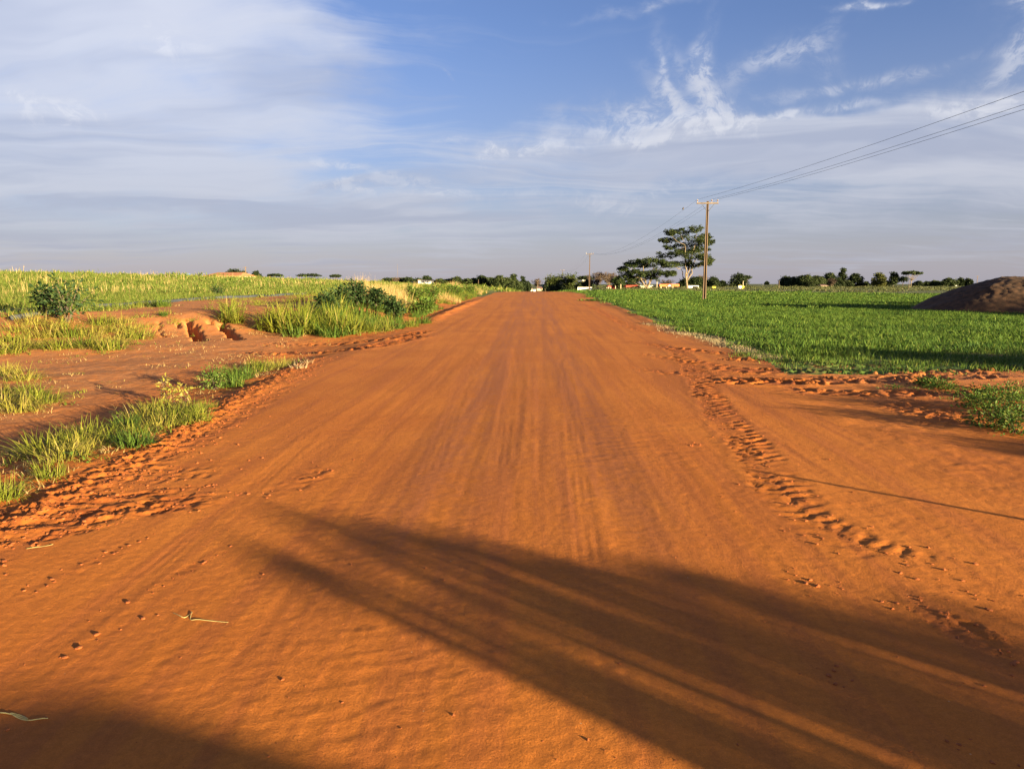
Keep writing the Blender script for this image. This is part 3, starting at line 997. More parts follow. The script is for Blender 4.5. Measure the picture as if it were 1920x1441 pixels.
# ------------------------------------------------------------------ growth on the left
def build_left():
    rng = np.random.default_rng(8)
    near = [patch_mesh('pasture_patch', 400 + k, 150, 1.3, .30, .022, M['pgrass'], (.2, 1.5), 2) for k in range(3)]
    mid = [patch_mesh('pasture_patch', 410 + k, 140, 2.6, .36, .05, M['pgrass'], (.2, 1.4), 2) for k in range(3)]
    far = [patch_mesh('pasture_patch', 420 + k, 130, 5.5, .42, .11, M['pgrass'], (.2, 1.3), 2) for k in range(3)]
    for s, y0, y1, ms, sd, lab in ((.85, 12, 48, near, 1, 'weedy green pasture on the near part of the left hillside'),
                                   (1.9, 48, 95, mid, 2, 'weedy green pasture further up the left hillside'),
                                   (4.0, 95, 230, far, 3, 'far pasture along the left skyline')):
        x, y = jitter_grid(-95, -5, y0, y1, s, 20 + sd)
        sb = bank_s(x, y)
        k = in_view(x, y) & (x < -6.5) & ((x < -18.5 + .0 * y) | (y > 64)) & (x > -88)
        k |= in_view(x, y) & (x < -15.5) & (y < 30) & (sb > 1.0) & (vn(x * .4, y * .4, 15) > -.1)
        k &= np.abs(x + 18.2 - (y - 30) * .1) > .6
        k &= (vn(x * .16, y * .16, 33) > -.62)
        x, y = x[k], y[k]
        scatter('pasture_grass', lab, 'grass', np.stack([x, y, on_ground(x, y)], -1), ms, .7, 1.3, 30 + sd)
    # dry stalks left from an old crop
    def stalks(name, seed, n, size, h, w):
        r = random.Random(seed); mb = MB()
        for _ in range(n):
            x, y = r.uniform(-.5, .5) * size, r.uniform(-.5, .5) * size
            hh = h * r.uniform(.5, 1.2)
            blade(mb, r, (x, y, -.02), hh, r.uniform(0, .35), r.uniform(0, 6.28), w, 2)
            blade(mb, r, (x + w * .2, y, -.02), hh, r.uniform(0, .25), r.uniform(0, 6.28), w * .8, 2)
            if r.random() < .5:
                blade(mb, r, (x, y, hh * .6), h * .4, r.uniform(1.2, 2.4), r.uniform(0, 6.28), w * .8, 3)
        return mb.mesh(name, M['dry'])
    sn = [stalks('stalks', 440 + k, 5, 1.3, .55, .020) for k in range(4)]
    sf = [stalks('stalks', 450 + k, 7, 3.2, .62, .034) for k in range(3)]
    for s, y0, y1, ms, sd, lab in ((1.35, 20, 62, sn, 1, 'dry standing stalks scattered over the near left hillside'),
                                   (2.6, 62, 180, sf, 2, 'dry standing stalks along the left skyline')):
        x, y = jitter_grid(-85, -20, y0, y1, s, 40 + sd)
        k = in_view(x, y) & (x < -22 - .05 * y) & (vn(x * .1, y * .1, 44) > -.05) & (rng.random(len(x)) < .5)
        x, y = x[k], y[k]
        scatter('dry_stalks', lab, 'stalks', np.stack([x, y, on_ground(x, y)], -1), ms, .6, 1.3, 50 + sd, .12)
    # thick verge growth beside the road, beyond the turnout
    tall = [clump_mesh('verge_clump', 460 + k, 70, .85, .34, .030, M['grass'], (.3, 2.3), 5) for k in range(3)] + \
           [clump_mesh('verge_clump', 465 + k, 70, .75, .36, .032, M['grass_d'], (.3, 2.4), 5) for k in range(2)] + \
           [clump_mesh('verge_clump', 468 + k, 70, 1.05, .28, .018, M['dry'], (.1, 1.1), 4) for k in range(2)]
    P = []; I = []; S = []
    x, y = jitter_grid(-17, -4.6, 21.5, 80, .62, 61)
    sel = vn(x * .3, y * .22, 66)
    for a, b, n in zip(x, y, sel):
        left = -4.9 - .25 * (b < 30) * (30 - b) * .3
        if a > left or (b < 36 and a < -9.5 + (b - 22) * .12) or a < -7.5 - .17 * (b - 21.5):
            continue
        if n < -.45: continue
        edge = max(0.0, a + 6.5)
        P.append((a, b)); I.append(int(rng.integers(5, 7)) if (n > .38 and b > 28) else int(rng.choice([0, 1, 2, 3, 4, 3, 4])))
        S.append(rng.uniform(.6, 1.3) * (1 - .25 * min(edge, 1.5)) * (1 if b < 36 else .72))
    P = np.array(P)
    scatter('verge_grass', 'thick tall grass on the left road verge beyond the turnout', 'grass', np.column_stack([P, on_ground(P[:, 0], P[:, 1])]), tall, 1, 1, 62, .1, idx=I, zs=np.array(S))
    # sparse dry litter and weeds on the low dirt beside the road
    lit = [patch_mesh('litter', 480 + k, 26, .8, .16, .009, M['dry'], (1.2, 2.6), 3) for k in range(3)] + \
          [patch_mesh('litter', 484 + k, 14, .6, .10, .010, M['grass'], (.6, 2.0), 3) for k in range(2)]
    x, y = jitter_grid(-17, -4.4, 5, 24, .55, 63)
    k = in_view(x, y) & (vn(x * .4, y * .4, 68) > .02) & (x < np.interp(y, XL_Y, XL_X) - .35)
    k &= (bank_s(x, y) < 1.0)
    x, y = x[k], y[k]
    scatter('dry_litter', 'sparse dry straw littering the bare dirt left of the road', 'straw', np.stack([x, y, on_ground(x, y)], -1), lit, .6, 1.2, 64, .1)
    # low growth on top of the red bank, and weeds of the field entrance
    x, y = jitter_grid(-19, -8, 20, 60, .8, 65)
    sb = bank_s(x, y)
    k = in_view(x, y) & (sb > 2.2) & (vn(x * .45, y * .45, 69) > .22) & (x > -18)
    x, y = x[k], y[k]
    low = [clump_mesh('low_clump', 490 + k, 45, .30, .28, .014, M['grass'], (.4, 1.6), 3) for k in range(3)]
    scatter('bank_grass', 'scattered low grass on top of the eroded red bank', 'grass', np.stack([x, y, on_ground(x, y)], -1), low, .5, 1.2, 66)
    wd = [clump_mesh('low_weed', 495 + k, 40, .13, .22, .016, M['shrub_l'], (.6, 1.9), 3) for k in range(3)]
    x, y = jitter_grid(5.5, 14, 8.6, 13.6, .38, 67)
    k = in_view(x, y) & (vn(x * .55, y * .8, 70) > .12) & (x > 5.0 + (13 - y) * .15)
    x, y = x[k], y[k]
    scatter('low_weeds', 'low green weeds dotted over the field entrance right of the road', 'weeds', np.stack([x, y, on_ground(x, y)], -1), wd, .5, 1.2, 68)
    # far verge and grass tufts at the ends of the crop, seen small
    fp = [patch_mesh('far_grass', 500 + k, 120, 6, .4, .16, M['fgrass'], (.2, 1.2), 2) for k in range(2)]
    x, y = jitter_grid(-22, 170, 150, 420, 8, 71)
    k = in_view(x, y) & (y > crop_limit(np.maximum(x, 4)) + 4) & ((x > 7) | (x < -7)) & (vn(x * .04, y * .04, 12) > -.1)
    x, y = x[k], y[k]
    scatter('far_grass', 'rough pale grassland beyond the green crop', 'grass', np.stack([x, y, on_ground(x, y)], -1), fp, .7, 1.3, 72)


build_left()

# single clumps and patches that can be pointed out
CL = {
    'g': [clump_mesh('grass_clump', 600 + k, 190, .66, .34, .020, M['grass'], (.3, 2.6), 5) for k in range(4)],
    'y': [clump_mesh('grass_clump', 610 + k, 190, .66, .36, .017, M['grass_y'], (.4, 2.8), 5) for k in range(3)],
    'd': [clump_mesh('grass_clump', 620 + k, 200, .62, .28, .021, M['grass_d'], (.2, 2.3), 5) for k in range(3)],
    't': [clump_mesh('grass_clump', 630 + k, 140, 1.25, .30, .034, M['grass'], (.2, 2.0), 6) for k in range(3)],
    'r': [clump_mesh('dry_grass_clump', 640 + k, 340, 1.6, .50, .026, M['dry'], (.05, .8), 5) for k in range(2)],
    'p': [clump_mesh('pale_grass_clump', 650 + k, 70, .30, .24, .012, M['pale'], (.5, 1.9), 4) for k in range(2)],
}
_k = [0]


def clump(kind, px, py, scale, label, group=None, name='grass_clump', squash=1.0):
    x, y = hit(px, py)
    ms = CL[kind]
    me = ms[_k[0] % len(ms)]
    _k[0] += 1
    o = bpy.data.objects.new(name, me)
    COL.objects.link(o)
    o.location = (x, y, gz(x, y))
    o.rotation_euler.z = random.uniform(0, 6.28)
    o.scale = (scale, scale, scale * squash)
    tag(o, label, 'grass', group)
    return o


ORD = ['leftmost'] + [w + '-from-left' for w in ('second', 'third', 'fourth', 'fifth', 'sixth', 'seventh', 'eighth', 'ninth', 'tenth')]


def tuft_row(pts, label, group, kinds, s0, s1, seed, squash=.85):
    r = random.Random(seed)
    for k, (px, py) in enumerate(sorted(pts)):
        clump(r.choice(kinds), px, py, r.uniform(s0, s1), ORD[k] + ' ' + label, group, squash=squash)


G1 = 'grass tufts along the left edge of the road'
clump('g', 8, 935, .36, 'bright green grass tuft cut by the left edge of the picture beside the road', G1)
clump('g', 95, 895, .34, 'leafy green tuft drooping over the near left road edge', G1)
tuft_row([(120, 862), (75, 850), (110, 835), (150, 845), (165, 825)], 'yellow-green arching grass tuft in the nearest big cluster left of the road', G1, 'gyy', .5, .66, 3, .72)
tuft_row([(215, 828), (255, 815), (300, 800), (235, 800), (275, 785), (320, 785), (290, 770), (345, 772), (255, 838)], 'bright green tuft in the middle of the nearest roadside grass cluster', G1, 'ggyd', .44, .62, 4, .7)
tuft_row([(365, 775), (390, 765), (350, 795), (375, 790)], 'low grass tuft at the far end of the nearest roadside cluster', G1, 'g', .3, .42, 5)
tuft_row([(440, 722), (455, 712), (430, 708)], 'dense dark green grass tuft on the left road shoulder below the red bank', G1, 'd', .55, .7, 6)
tuft_row([(490, 698), (515, 690), (535, 684), (480, 690)], 'pale yellowish tuft just past the dark green tuft on the left shoulder', G1, 'yg', .42, .55, 7)
tuft_row([(560, 692), (575, 682)], 'small bleached grass tuft lying on the left road shoulder', G1, 'p', .6, .8, 8)
G2 = 'grass of the big yellow patch on the left'
tuft_row([(20, 640), (60, 650), (110, 655), (40, 620), (85, 630), (130, 630), (15, 660), (150, 650), (110, 612), (60, 606)], 'green tuft in left half of the big grass patch by the dark shrub', G2, 'ggy', 1.0, 1.3, 9, .72)
tuft_row([(180, 652), (215, 645), (250, 635), (170, 630), (200, 622), (235, 620), (262, 628), (190, 608), (225, 605), (205, 655)], 'golden tuft in right half of the big grass patch by the red bank', G2, 'yyyg', .95, 1.2, 10, .72)
G3 = 'grass at the left edge of the picture'
tuft_row([(10, 700), (45, 712), (20, 735), (60, 745), (5, 760), (85, 755), (35, 770)], 'grass tuft of the low patch at the left picture edge on bare dirt', G3, 'gyy', .65, .85, 11, .7)
G4 = 'tall grass beside the turnout'
tuft_row([(500, 618), (525, 622), (550, 620), (580, 622), (520, 605), (560, 606)], 'tall olive tuft at left end of the thick verge by the red bank', G4, 't', .85, 1.15, 12)
tuft_row([(610, 624), (640, 625), (665, 624), (630, 612)], 'tall yellow-green tuft in the middle of the thick verge above the tractor ruts', G4, 't', .75, 1.0, 13)
tuft_row([(695, 622), (720, 620), (745, 616), (770, 612), (795, 606)], 'bright low green tuft where the thick verge meets the road', G4, 'gd', .8, 1.1, 14)
clump('r', 676, 562, .85, 'tallest straw-coloured dry grass clump above the dark shrubs on the verge', name='dry_grass_clump')
tuft_row([(655, 556), (700, 556), (725, 560), (745, 563)], 'straw-coloured dry clump beside the tallest one', 'dry grass on the verge', 'r', .45, .65, 15)
clump('d', 305, 575, 1.0, 'round dark green tuft on top of the red bank beside the grey pipe')
clump('d', 307, 592, .45, 'small flat green tuft on the red bank below the grey pipe')
tuft_row([(425, 600), (445, 606), (432, 590)], 'upright green tuft right of the erosion gullies', 'grass right of the gullies', 't', .7, .9, 16)


def undergrowth():
    rng = np.random.default_rng(97)
    ms = [patch_mesh('undergrowth', 700 + k, 26, .34, .15, .011, M['grass'], (.6, 2.6), 3) for k in range(2)] + \
         [patch_mesh('undergrowth', 703 + k, 26, .34, .13, .009, M['dry'], (.9, 2.8), 3) for k in range(2)] + \
         [patch_mesh('undergrowth', 706 + k, 18, .30, .10, .022, M['shrub_l'], (.9, 2.6), 3) for k in range(2)]
    P = []
    for o in COL.objects:
        if o.name.startswith('grass_clump'):
            for _ in range(9):
                q = o.scale[0] * .55
                P.append((o.location.x + rng.normal(0, q), o.location.y + rng.normal(0, q * 1.2)))
    P = np.array(P)
    k = P[:, 0] < np.interp(P[:, 1], XL_Y, XL_X) - .12
    P = P[k]
    scatter('undergrowth', 'low tangle of dead stems and weeds under the left verge tufts', 'weeds', np.column_stack([P, on_ground(P[:, 0], P[:, 1])]), ms, .6, 1.3, 98, .15)


undergrowth()

# ------------------------------------------------------------------ shrubs
def leaf_quad(mb, p, d, n, l, w, tone):
    """pointed leaf: two triangles folded along the midrib"""
    d = d.normalized(); s = d.cross(n)
    if s.length < 1e-4: s = Vector((1, 0, 0))
    s.normalize(); up = s.cross(d)
    a = p; b = p + d * l; m = p + d * (l * .45) + up * (l * .06)
    mb.quad(a, m + s * (w * .5), b - up * (l * .12), m - s * (w * .5), tone)


def shrub(name, label, x, y, h, rad, mat, seed, nstem=9, leaf=.12, per=40, cat='shrub', group=None, z=None, bark=None):
    rng = random.Random(seed)
    z = gz(x, y) if z is None else z
    root = empty(name, (x, y, z), rng.uniform(0, 6.28))
    st = MB(); lf = MB()
    for k in range(nstem):
        a = 2 * math.pi * k / nstem + rng.uniform(-.4, .4)
        r = rad * rng.uniform(.2, 1.0); hh = h * (1 - .4 * (r / rad) ** 2) * rng.uniform(.75, 1.0)
        p0 = Vector((rng.uniform(-.04, .04), rng.uniform(-.04, .04), -.05))
        p3 = Vector((r * math.cos(a), r * math.sin(a), hh))
        p1 = p0 + Vector((p3.x * .2, p3.y * .2, hh * .4)); p2 = p0.lerp(p3, .7) + Vector((0, 0, hh * .08))
        pts = [p0, p1, p2, p3]
        st.tube(pts, [h * .014, h * .011, h * .008, h * .003], 5, False)
        for j in range(per):
            t = rng.uniform(.25, 1.0) ** .8 * 3
            i = min(int(t), 2); p = pts[i].lerp(pts[i + 1], t - i)
            off = Vector((rng.gauss(0, 1), rng.gauss(0, 1), rng.gauss(0, .7))) * (rad * .20)
            d = (off + Vector((math.cos(a), math.sin(a), .2)) * rad * .1)
            leaf_quad(lf, p + off, d, Vector((rng.gauss(0, .5), rng.gauss(0, .5), 1)), leaf * rng.uniform(.6, 1.3), leaf * rng.uniform(.4, .65), rng.random())
    st.build('stem', bark or M['bark_d'], root)
    lf.build('foliage', mat, root)
    return tag(root, label, cat, group)


x, y = hit(128, 604)
shrub('leafy_shrub', 'dark blue-green leafy shrub standing alone on the left grass patch', x, y, 1.35, .9, M['shrub'], 1, 8, .17, 46)
x, y = hit(85, 592)
shrub('leafy_shrub', 'small dark leafy sprig left of the lone dark shrub', x, y, 1.05, .5, M['shrub'], 2, 6, .17, 40)
x, y = hit(408, 556)
shrub('leafy_shrub', 'small dark weed bush above the grey pipe on the hillside', x, y, .8, .6, M['shrub'], 3, 8, .14, 40)
for px, py, h, rr, lab in ((668, 582, 1.35, .5, 'tall dark leafy shrub under the tallest dry grass clump'), (612, 590, .75, .5, 'low dark leafy shrub at the left end of the verge thicket'),
                          (640, 580, .95, .45, 'dark leafy shrub left of the tallest verge shrub'), (705, 582, 1.05, .45, 'dark leafy shrub just right of the tallest verge shrub'),
                          (738, 604, 1.0, .45, 'dark brown-green shrub nearest the road in the verge thicket'), (775, 566, 1.0, .6, 'leafy shrub on the verge left of the road bend'),
                          (812, 562, .9, .7, 'leafy shrub on the verge under the white far house'), (850, 556, 1.0, .8, 'leafy shrub on the verge nearing the road crest'),
                          (880, 552, .9, .7, 'last leafy verge shrub before the road crest'), (795, 590, .7, .6, 'low dark weed shrub at the road edge by the verge')):
    x, y = hit(px, py)
    shrub('leafy_shrub', lab, x, y, h, rr, M['shrub'] if px < 760 else M['shrub_l'], px, 11, .17, 62)
x, y = hit(405, 728)
shrub('small_shrub', 'small round-leaved bush between the two roadside grass clusters', x, y, .38, .24, M['shrub_l'], 31, 9, .05, 60)
for px, py, h, lab in ((308, 752, .42, 'tallest pale-topped seedling among the roadside grass'), (345, 756, .32, 'pale-topped seedling at the far side of the roadside grass'), (322, 760, .28, 'short pale-topped seedling in the roadside grass')):
    x, y = hit(px, py)
    shrub('seedling', lab, x, y, h, .10, M['grass_y'], px, 4, .07, 12, 'plant')
for k, (px, py, h, rr, lab) in enumerate(((1862, 800, .20, .32, 'low weed nearest the road among the shaded weeds at right'), (1905, 812, .26, .36, 'leafy weed cut by the right picture edge'),
                               (1882, 775, .22, .34, 'leafy weed behind the nearest shaded weed at right'), (1925, 785, .32, .4, 'tallest weed at the very right edge of the picture'),
                               (1832, 762, .12, .34, 'flat spreading weed at the left end of the shaded weeds'), (1850, 748, .14, .3, 'small weed behind the flat spreading weed'),
                               (1900, 750, .20, .36, 'weed at the back of the shaded group near the right edge'), (1765, 728, .09, .32, 'tiny flat weed on the field entrance beside the ruts'),
                               (1740, 722, .08, .26, 'tiny flat weed left of the other one beside the ruts'))):
    x, y = hit(px, py)
    shrub('bushy_weed', lab, x, y, h, rr, M['grass_d'] if k % 3 else M['shrub_l'], 70 + k, 13, .045, 55, 'weed')


# ------------------------------------------------------------------ earth mound
def build_mound():
    n = 190
    xs = np.linspace(-9, 9, n)
    X, Y = np.meshgrid(xs, xs)
    r = np.sqrt((X / 5.6) ** 2 + (Y / 5.4) ** 2)
    r = r + .06 * fbm(X * .25, Y * .25, 201, 3)
    top = 2.5
    Z = top * np.clip(1 - r, 0, 1) ** .92
    Z = np.minimum(Z, top * .86 + .12 * (Z - top * .86)) if False else Z
    k = .45
    Z = -k * np.log(np.exp(-Z / k) + np.exp(-2.0 / k)) + 0.0
    Z = Z + (.045 * fbm(X * .7, Y * .7, 211, 3) + .032 * fbm(X * 3, Y * 3, 215, 4, .7)) * np.clip(Z, 0, 1)
    cx, cy = 28.4, 43.5
    base = H0((X + cx).ravel(), (Y + cy).ravel()).reshape(X.shape)
    Z = (Z + k * math.log(1 + math.exp(-2.0 / k))) * 1.10 + base - .10 * (r > .98) - .02
    me = bpy.data.meshes.new('earth_mound')
    idx = np.arange(n * n).reshape(n, n)
    q = np.stack([idx[:-1, :-1], idx[:-1, 1:], idx[1:, 1:], idx[1:, :-1]], -1).reshape(-1, 4)
    keep = (r.ravel()[q] < 1.12).any(1)
    me.from_pydata(np.stack([X.ravel(), Y.ravel(), Z.ravel()], -1).tolist(), [], q[keep].tolist())
    bm = bmesh.new(); bm.from_mesh(me)
    bmesh.ops.delete(bm, geom=[v for v in bm.verts if not v.link_faces], context='VERTS')
    bm.to_mesh(me); bm.free()
    me.polygons.foreach_set('use_smooth', [True] * len(me.polygons))
    me.materials.append(M['mound'])
    o = bpy.data.objects.new('earth_mound', me)
    COL.objects.link(o)
    o.location = (cx, cy, 0)
    tag(o, 'large heap of dark brown earth on the green crop at the right', 'mound')


build_mound()


# ------------------------------------------------------------------ utility poles and wires
def pole(px, dist, top_py, label, detail_=True, arm=2.1, name='utility_pole', group='utility poles right of the road', dz=0):
    p = at(px, top_py, dist)
    z0 = H0s(p.x, p.y) - .1
    h = p.z - z0
    root = empty(name, (p.x, p.y, z0), 0)
    sh = MB()
    # double-T concrete shaft: two flanges and a recessed web, tapering
    b, t = .165, .095
    for s in (-1, 1):
        i = len(sh.v)
        for zz, w in ((0, b), (h, t)):
            for dx, dy in ((s * w, -w * .8), (s * w * .52, -w * .8), (s * w * .52, w * .8), (s * w, w * .8)):
                sh.v.append((dx, dy, zz)); sh.t.append(.5)
        for a in range(4):
            c = (a + 1) % 4
            sh.f.append((i + a, i + c, i + 4 + c, i + 4 + a))
        sh.f.append((i + 4, i + 5, i + 6, i + 7))
    i = len(sh.v)
    for zz, w in ((0, b), (h - .02, t)):
        for dx, dy in ((-w * .56, -w * .05), (w * .56, -w * .05), (w * .56, w * .05), (-w * .56, w * .05)):
            sh.v.append((dx, dy, zz)); sh.t.append(.5)
    for a in range(4):
        c = (a + 1) % 4
        sh.f.append((i + a, i + c, i + 4 + c, i + 4 + a))
    sh.build('shaft', M['concrete'], root)
    ar = MB(); ar.box((-.05, -.16, h - .22), (arm, .11, .13)); arm_o = ar.build('crossarm', M['wood'], root)
    if detail_:
        for s in (-1, 1):
            br = MB(); br.tube([(s * .6, -.16, h - .3), (s * .1, -.14, h - .95)], .022, 5); br.build('brace', M['wire'], root)
    tips = []
    for k, dx in enumerate((-arm * .5 + .03, arm * .17, arm * .5 - .13)):
        iz = h - .155
        ins = MB()
        ins.tube([(dx, -.16, iz - .02), (dx, -.16, iz + .10), (dx, -.16, iz + .12), (dx, -.16, iz + .18), (dx, -.16, iz + .2), (dx, -.16, iz + .3)], [.02, .02, .075, .06, .045, .035], 8)
        ins.build('insulator', M['porcelain'], root)
        tips.append(Vector((p.x + dx, p.y - .16, z0 + iz + .3)))
    tag(root, label, 'utility pole', group)
    return tips


POLES = []
POLES.append(None)
t1 = pole(1327, 72, 377, 'tall concrete utility pole with crossarm standing alone in the green crop')
t2 = pole(1106, 205, 475, 'second concrete utility pole, in front of the brown leafless trees')
t3 = pole(1055, 400, 506, 'third utility pole, between the two bamboo thickets')
t4 = pole(1008, 520, 526, 'farthest pale utility pole at the end of the road', False)
# the pole behind the photographer that carries the wires out of the picture
d1 = Vector((19.6, -70, 0))
t0 = [Vector((d1.x + dx, d1.y, 9.9)) for dx in (-1.0, .36, .95)]


def hidden_pole():
    z0 = H0s(d1.x, d1.y) - .1
    root = empty('utility_pole', (d1.x + .0, d1.y + .16, z0))
    h = 9.75 - z0
    sh = MB(); sh.tube([(0, 0, 0), (0, 0, h)], [.165, .095], 8); sh.build('shaft', M['concrete'], root)
    ar = MB(); ar.box((-.05, -.16, h - .10), (2.1, .11, .13)); ar.build('crossarm', M['wood'], root)
    for dx in (-1.0, .36, .95):
        ins = MB(); ins.tube([(dx, -.16, h - .05), (dx, -.16, h + .25)], [.06, .035], 8); ins.build('insulator', M['porcelain'], root)
    tag(root, 'utility pole behind the viewpoint carrying the overhead wires', 'utility pole', 'utility poles right of the road')


hidden_pole()


def wire(k, label):
    pts = []
    ends = [t0[k], t1[k], t2[k], t3[k], t4[k]]
    sags = [1.9, 2.2, 2.6, 1.6]
    for a, b, s in zip(ends[:-1], ends[1:], sags):
        for i in range(40):
            t = i / 40
            p = a.lerp(b, t); p.z -= 4 * s * t * (1 - t)
            pts.append(p)
    pts.append(ends[-1])
    mb = MB()
    mb.tube(pts, .008, 4)
    o = mb.build('power_wire', M['wire'])
    tag(o, label, 'wire', 'overhead wires')
    return pts


w0 = wire(0, 'uppermost of the three overhead wires at the right picture edge')
wire(1, 'middle one of the three overhead wires at the right picture edge')
wire(2, 'lowest of the three overhead wires at the right picture edge')


def build_bird():
    # sits on the left wire between the first two poles
    tx = at(1281, 393, 80)
    best = None
    for a, b in zip(w0[:-1], w0[1:]):
        for i in range(20):
            q = a.lerp(b, i / 20)
            if q.y < 72.5: continue
            pr = math.atan2(q.x, q.y); target = math.atan2(tx.x, tx.y)
            e = abs(pr - target)
            if best is None or e < best[0]: best = (e, q)
    q = best[1]
    root = empty('bird', q + Vector((0, 0, .014)), R(60))
    mb = MB()
    mb.tube([(-.17, 0, .07), (-.10, 0, .10), (-.02, 0, .15), (.06, 0, .20), (.10, 0, .22)], [.02, .07, .095, .07, .03], 8)
    b = mb.build('body', M['feather'], root, True)
    hd = MB(); hd.tube([(.06, 0, .20), (.09, 0, .25), (.13, 0, .27), (.16, 0, .265)], [.03, .05, .045, .02], 8); h = hd.build('head', M['feather'], root, True)
    bk = MB(); bk.tube([(.155, 0, .265), (.21, 0, .255)], [.014, .003], 5); bk.build('beak', M['dark'], h)
    tl = MB(); tl.box((-.26, 0, .04), (.20, .06, .012)); tl.build('tail', M['feather'], root)
    for s in (-1, 1):
        lg = MB(); lg.tube([(.0, s * .025, .09), (.01, s * .02, .0)], .007, 4); lg.build('leg', M['dark'], root)
    tag(root, 'small dark bird perched on the wire left of the nearest pole', 'bird')


build_bird()


# ------------------------------------------------------------------ trees
def limb(mb, rng, a, b, r0, r1, n=4, wob=.06):
    a = Vector(a); b = Vector(b); L = (b - a).length
    pts = []; rad = []
    for k in range(n + 1):
        t = k / n
        p = a.lerp(b, t)
        if 0 < k < n:
            p += Vector((rng.gauss(0, wob), rng.gauss(0, wob), rng.gauss(0, wob * .5))) * L
            p.z -= L * .10 * math.sin(math.pi * t) * 0.8
        pts.append(p); rad.append(r0 + (r1 - r0) * t)
    mb.tube(pts, rad, 6, False)
    return pts


def crown_leaves(mb, rng, c, r, n, size, up=.3):
    c = Vector(c)
    for _ in range(n):
        while True:
            v = Vector((rng.uniform(-1, 1), rng.uniform(-1, 1), rng.uniform(-1, 1)))
            if .05 < v.length < 1: break
        q = v.normalized() * (v.length ** .45) * rng.uniform(.75, 1.12)
        p = c + Vector((q.x * r[0], q.y * r[1], q.z * r[2]))
        d = Vector((rng.gauss(0, 1), rng.gauss(0, 1), rng.gauss(0, .5)))
        nn = (q * .7 + Vector((rng.gauss(0, .6), rng.gauss(0, .6), up + rng.gauss(0, .5))))
        s = size * rng.uniform(.55, 1.4)
        leaf_quad(mb, p, d, nn, s, s * .6, min(1, max(0, rng.gauss(.45, .25) + .15 * q.z)))


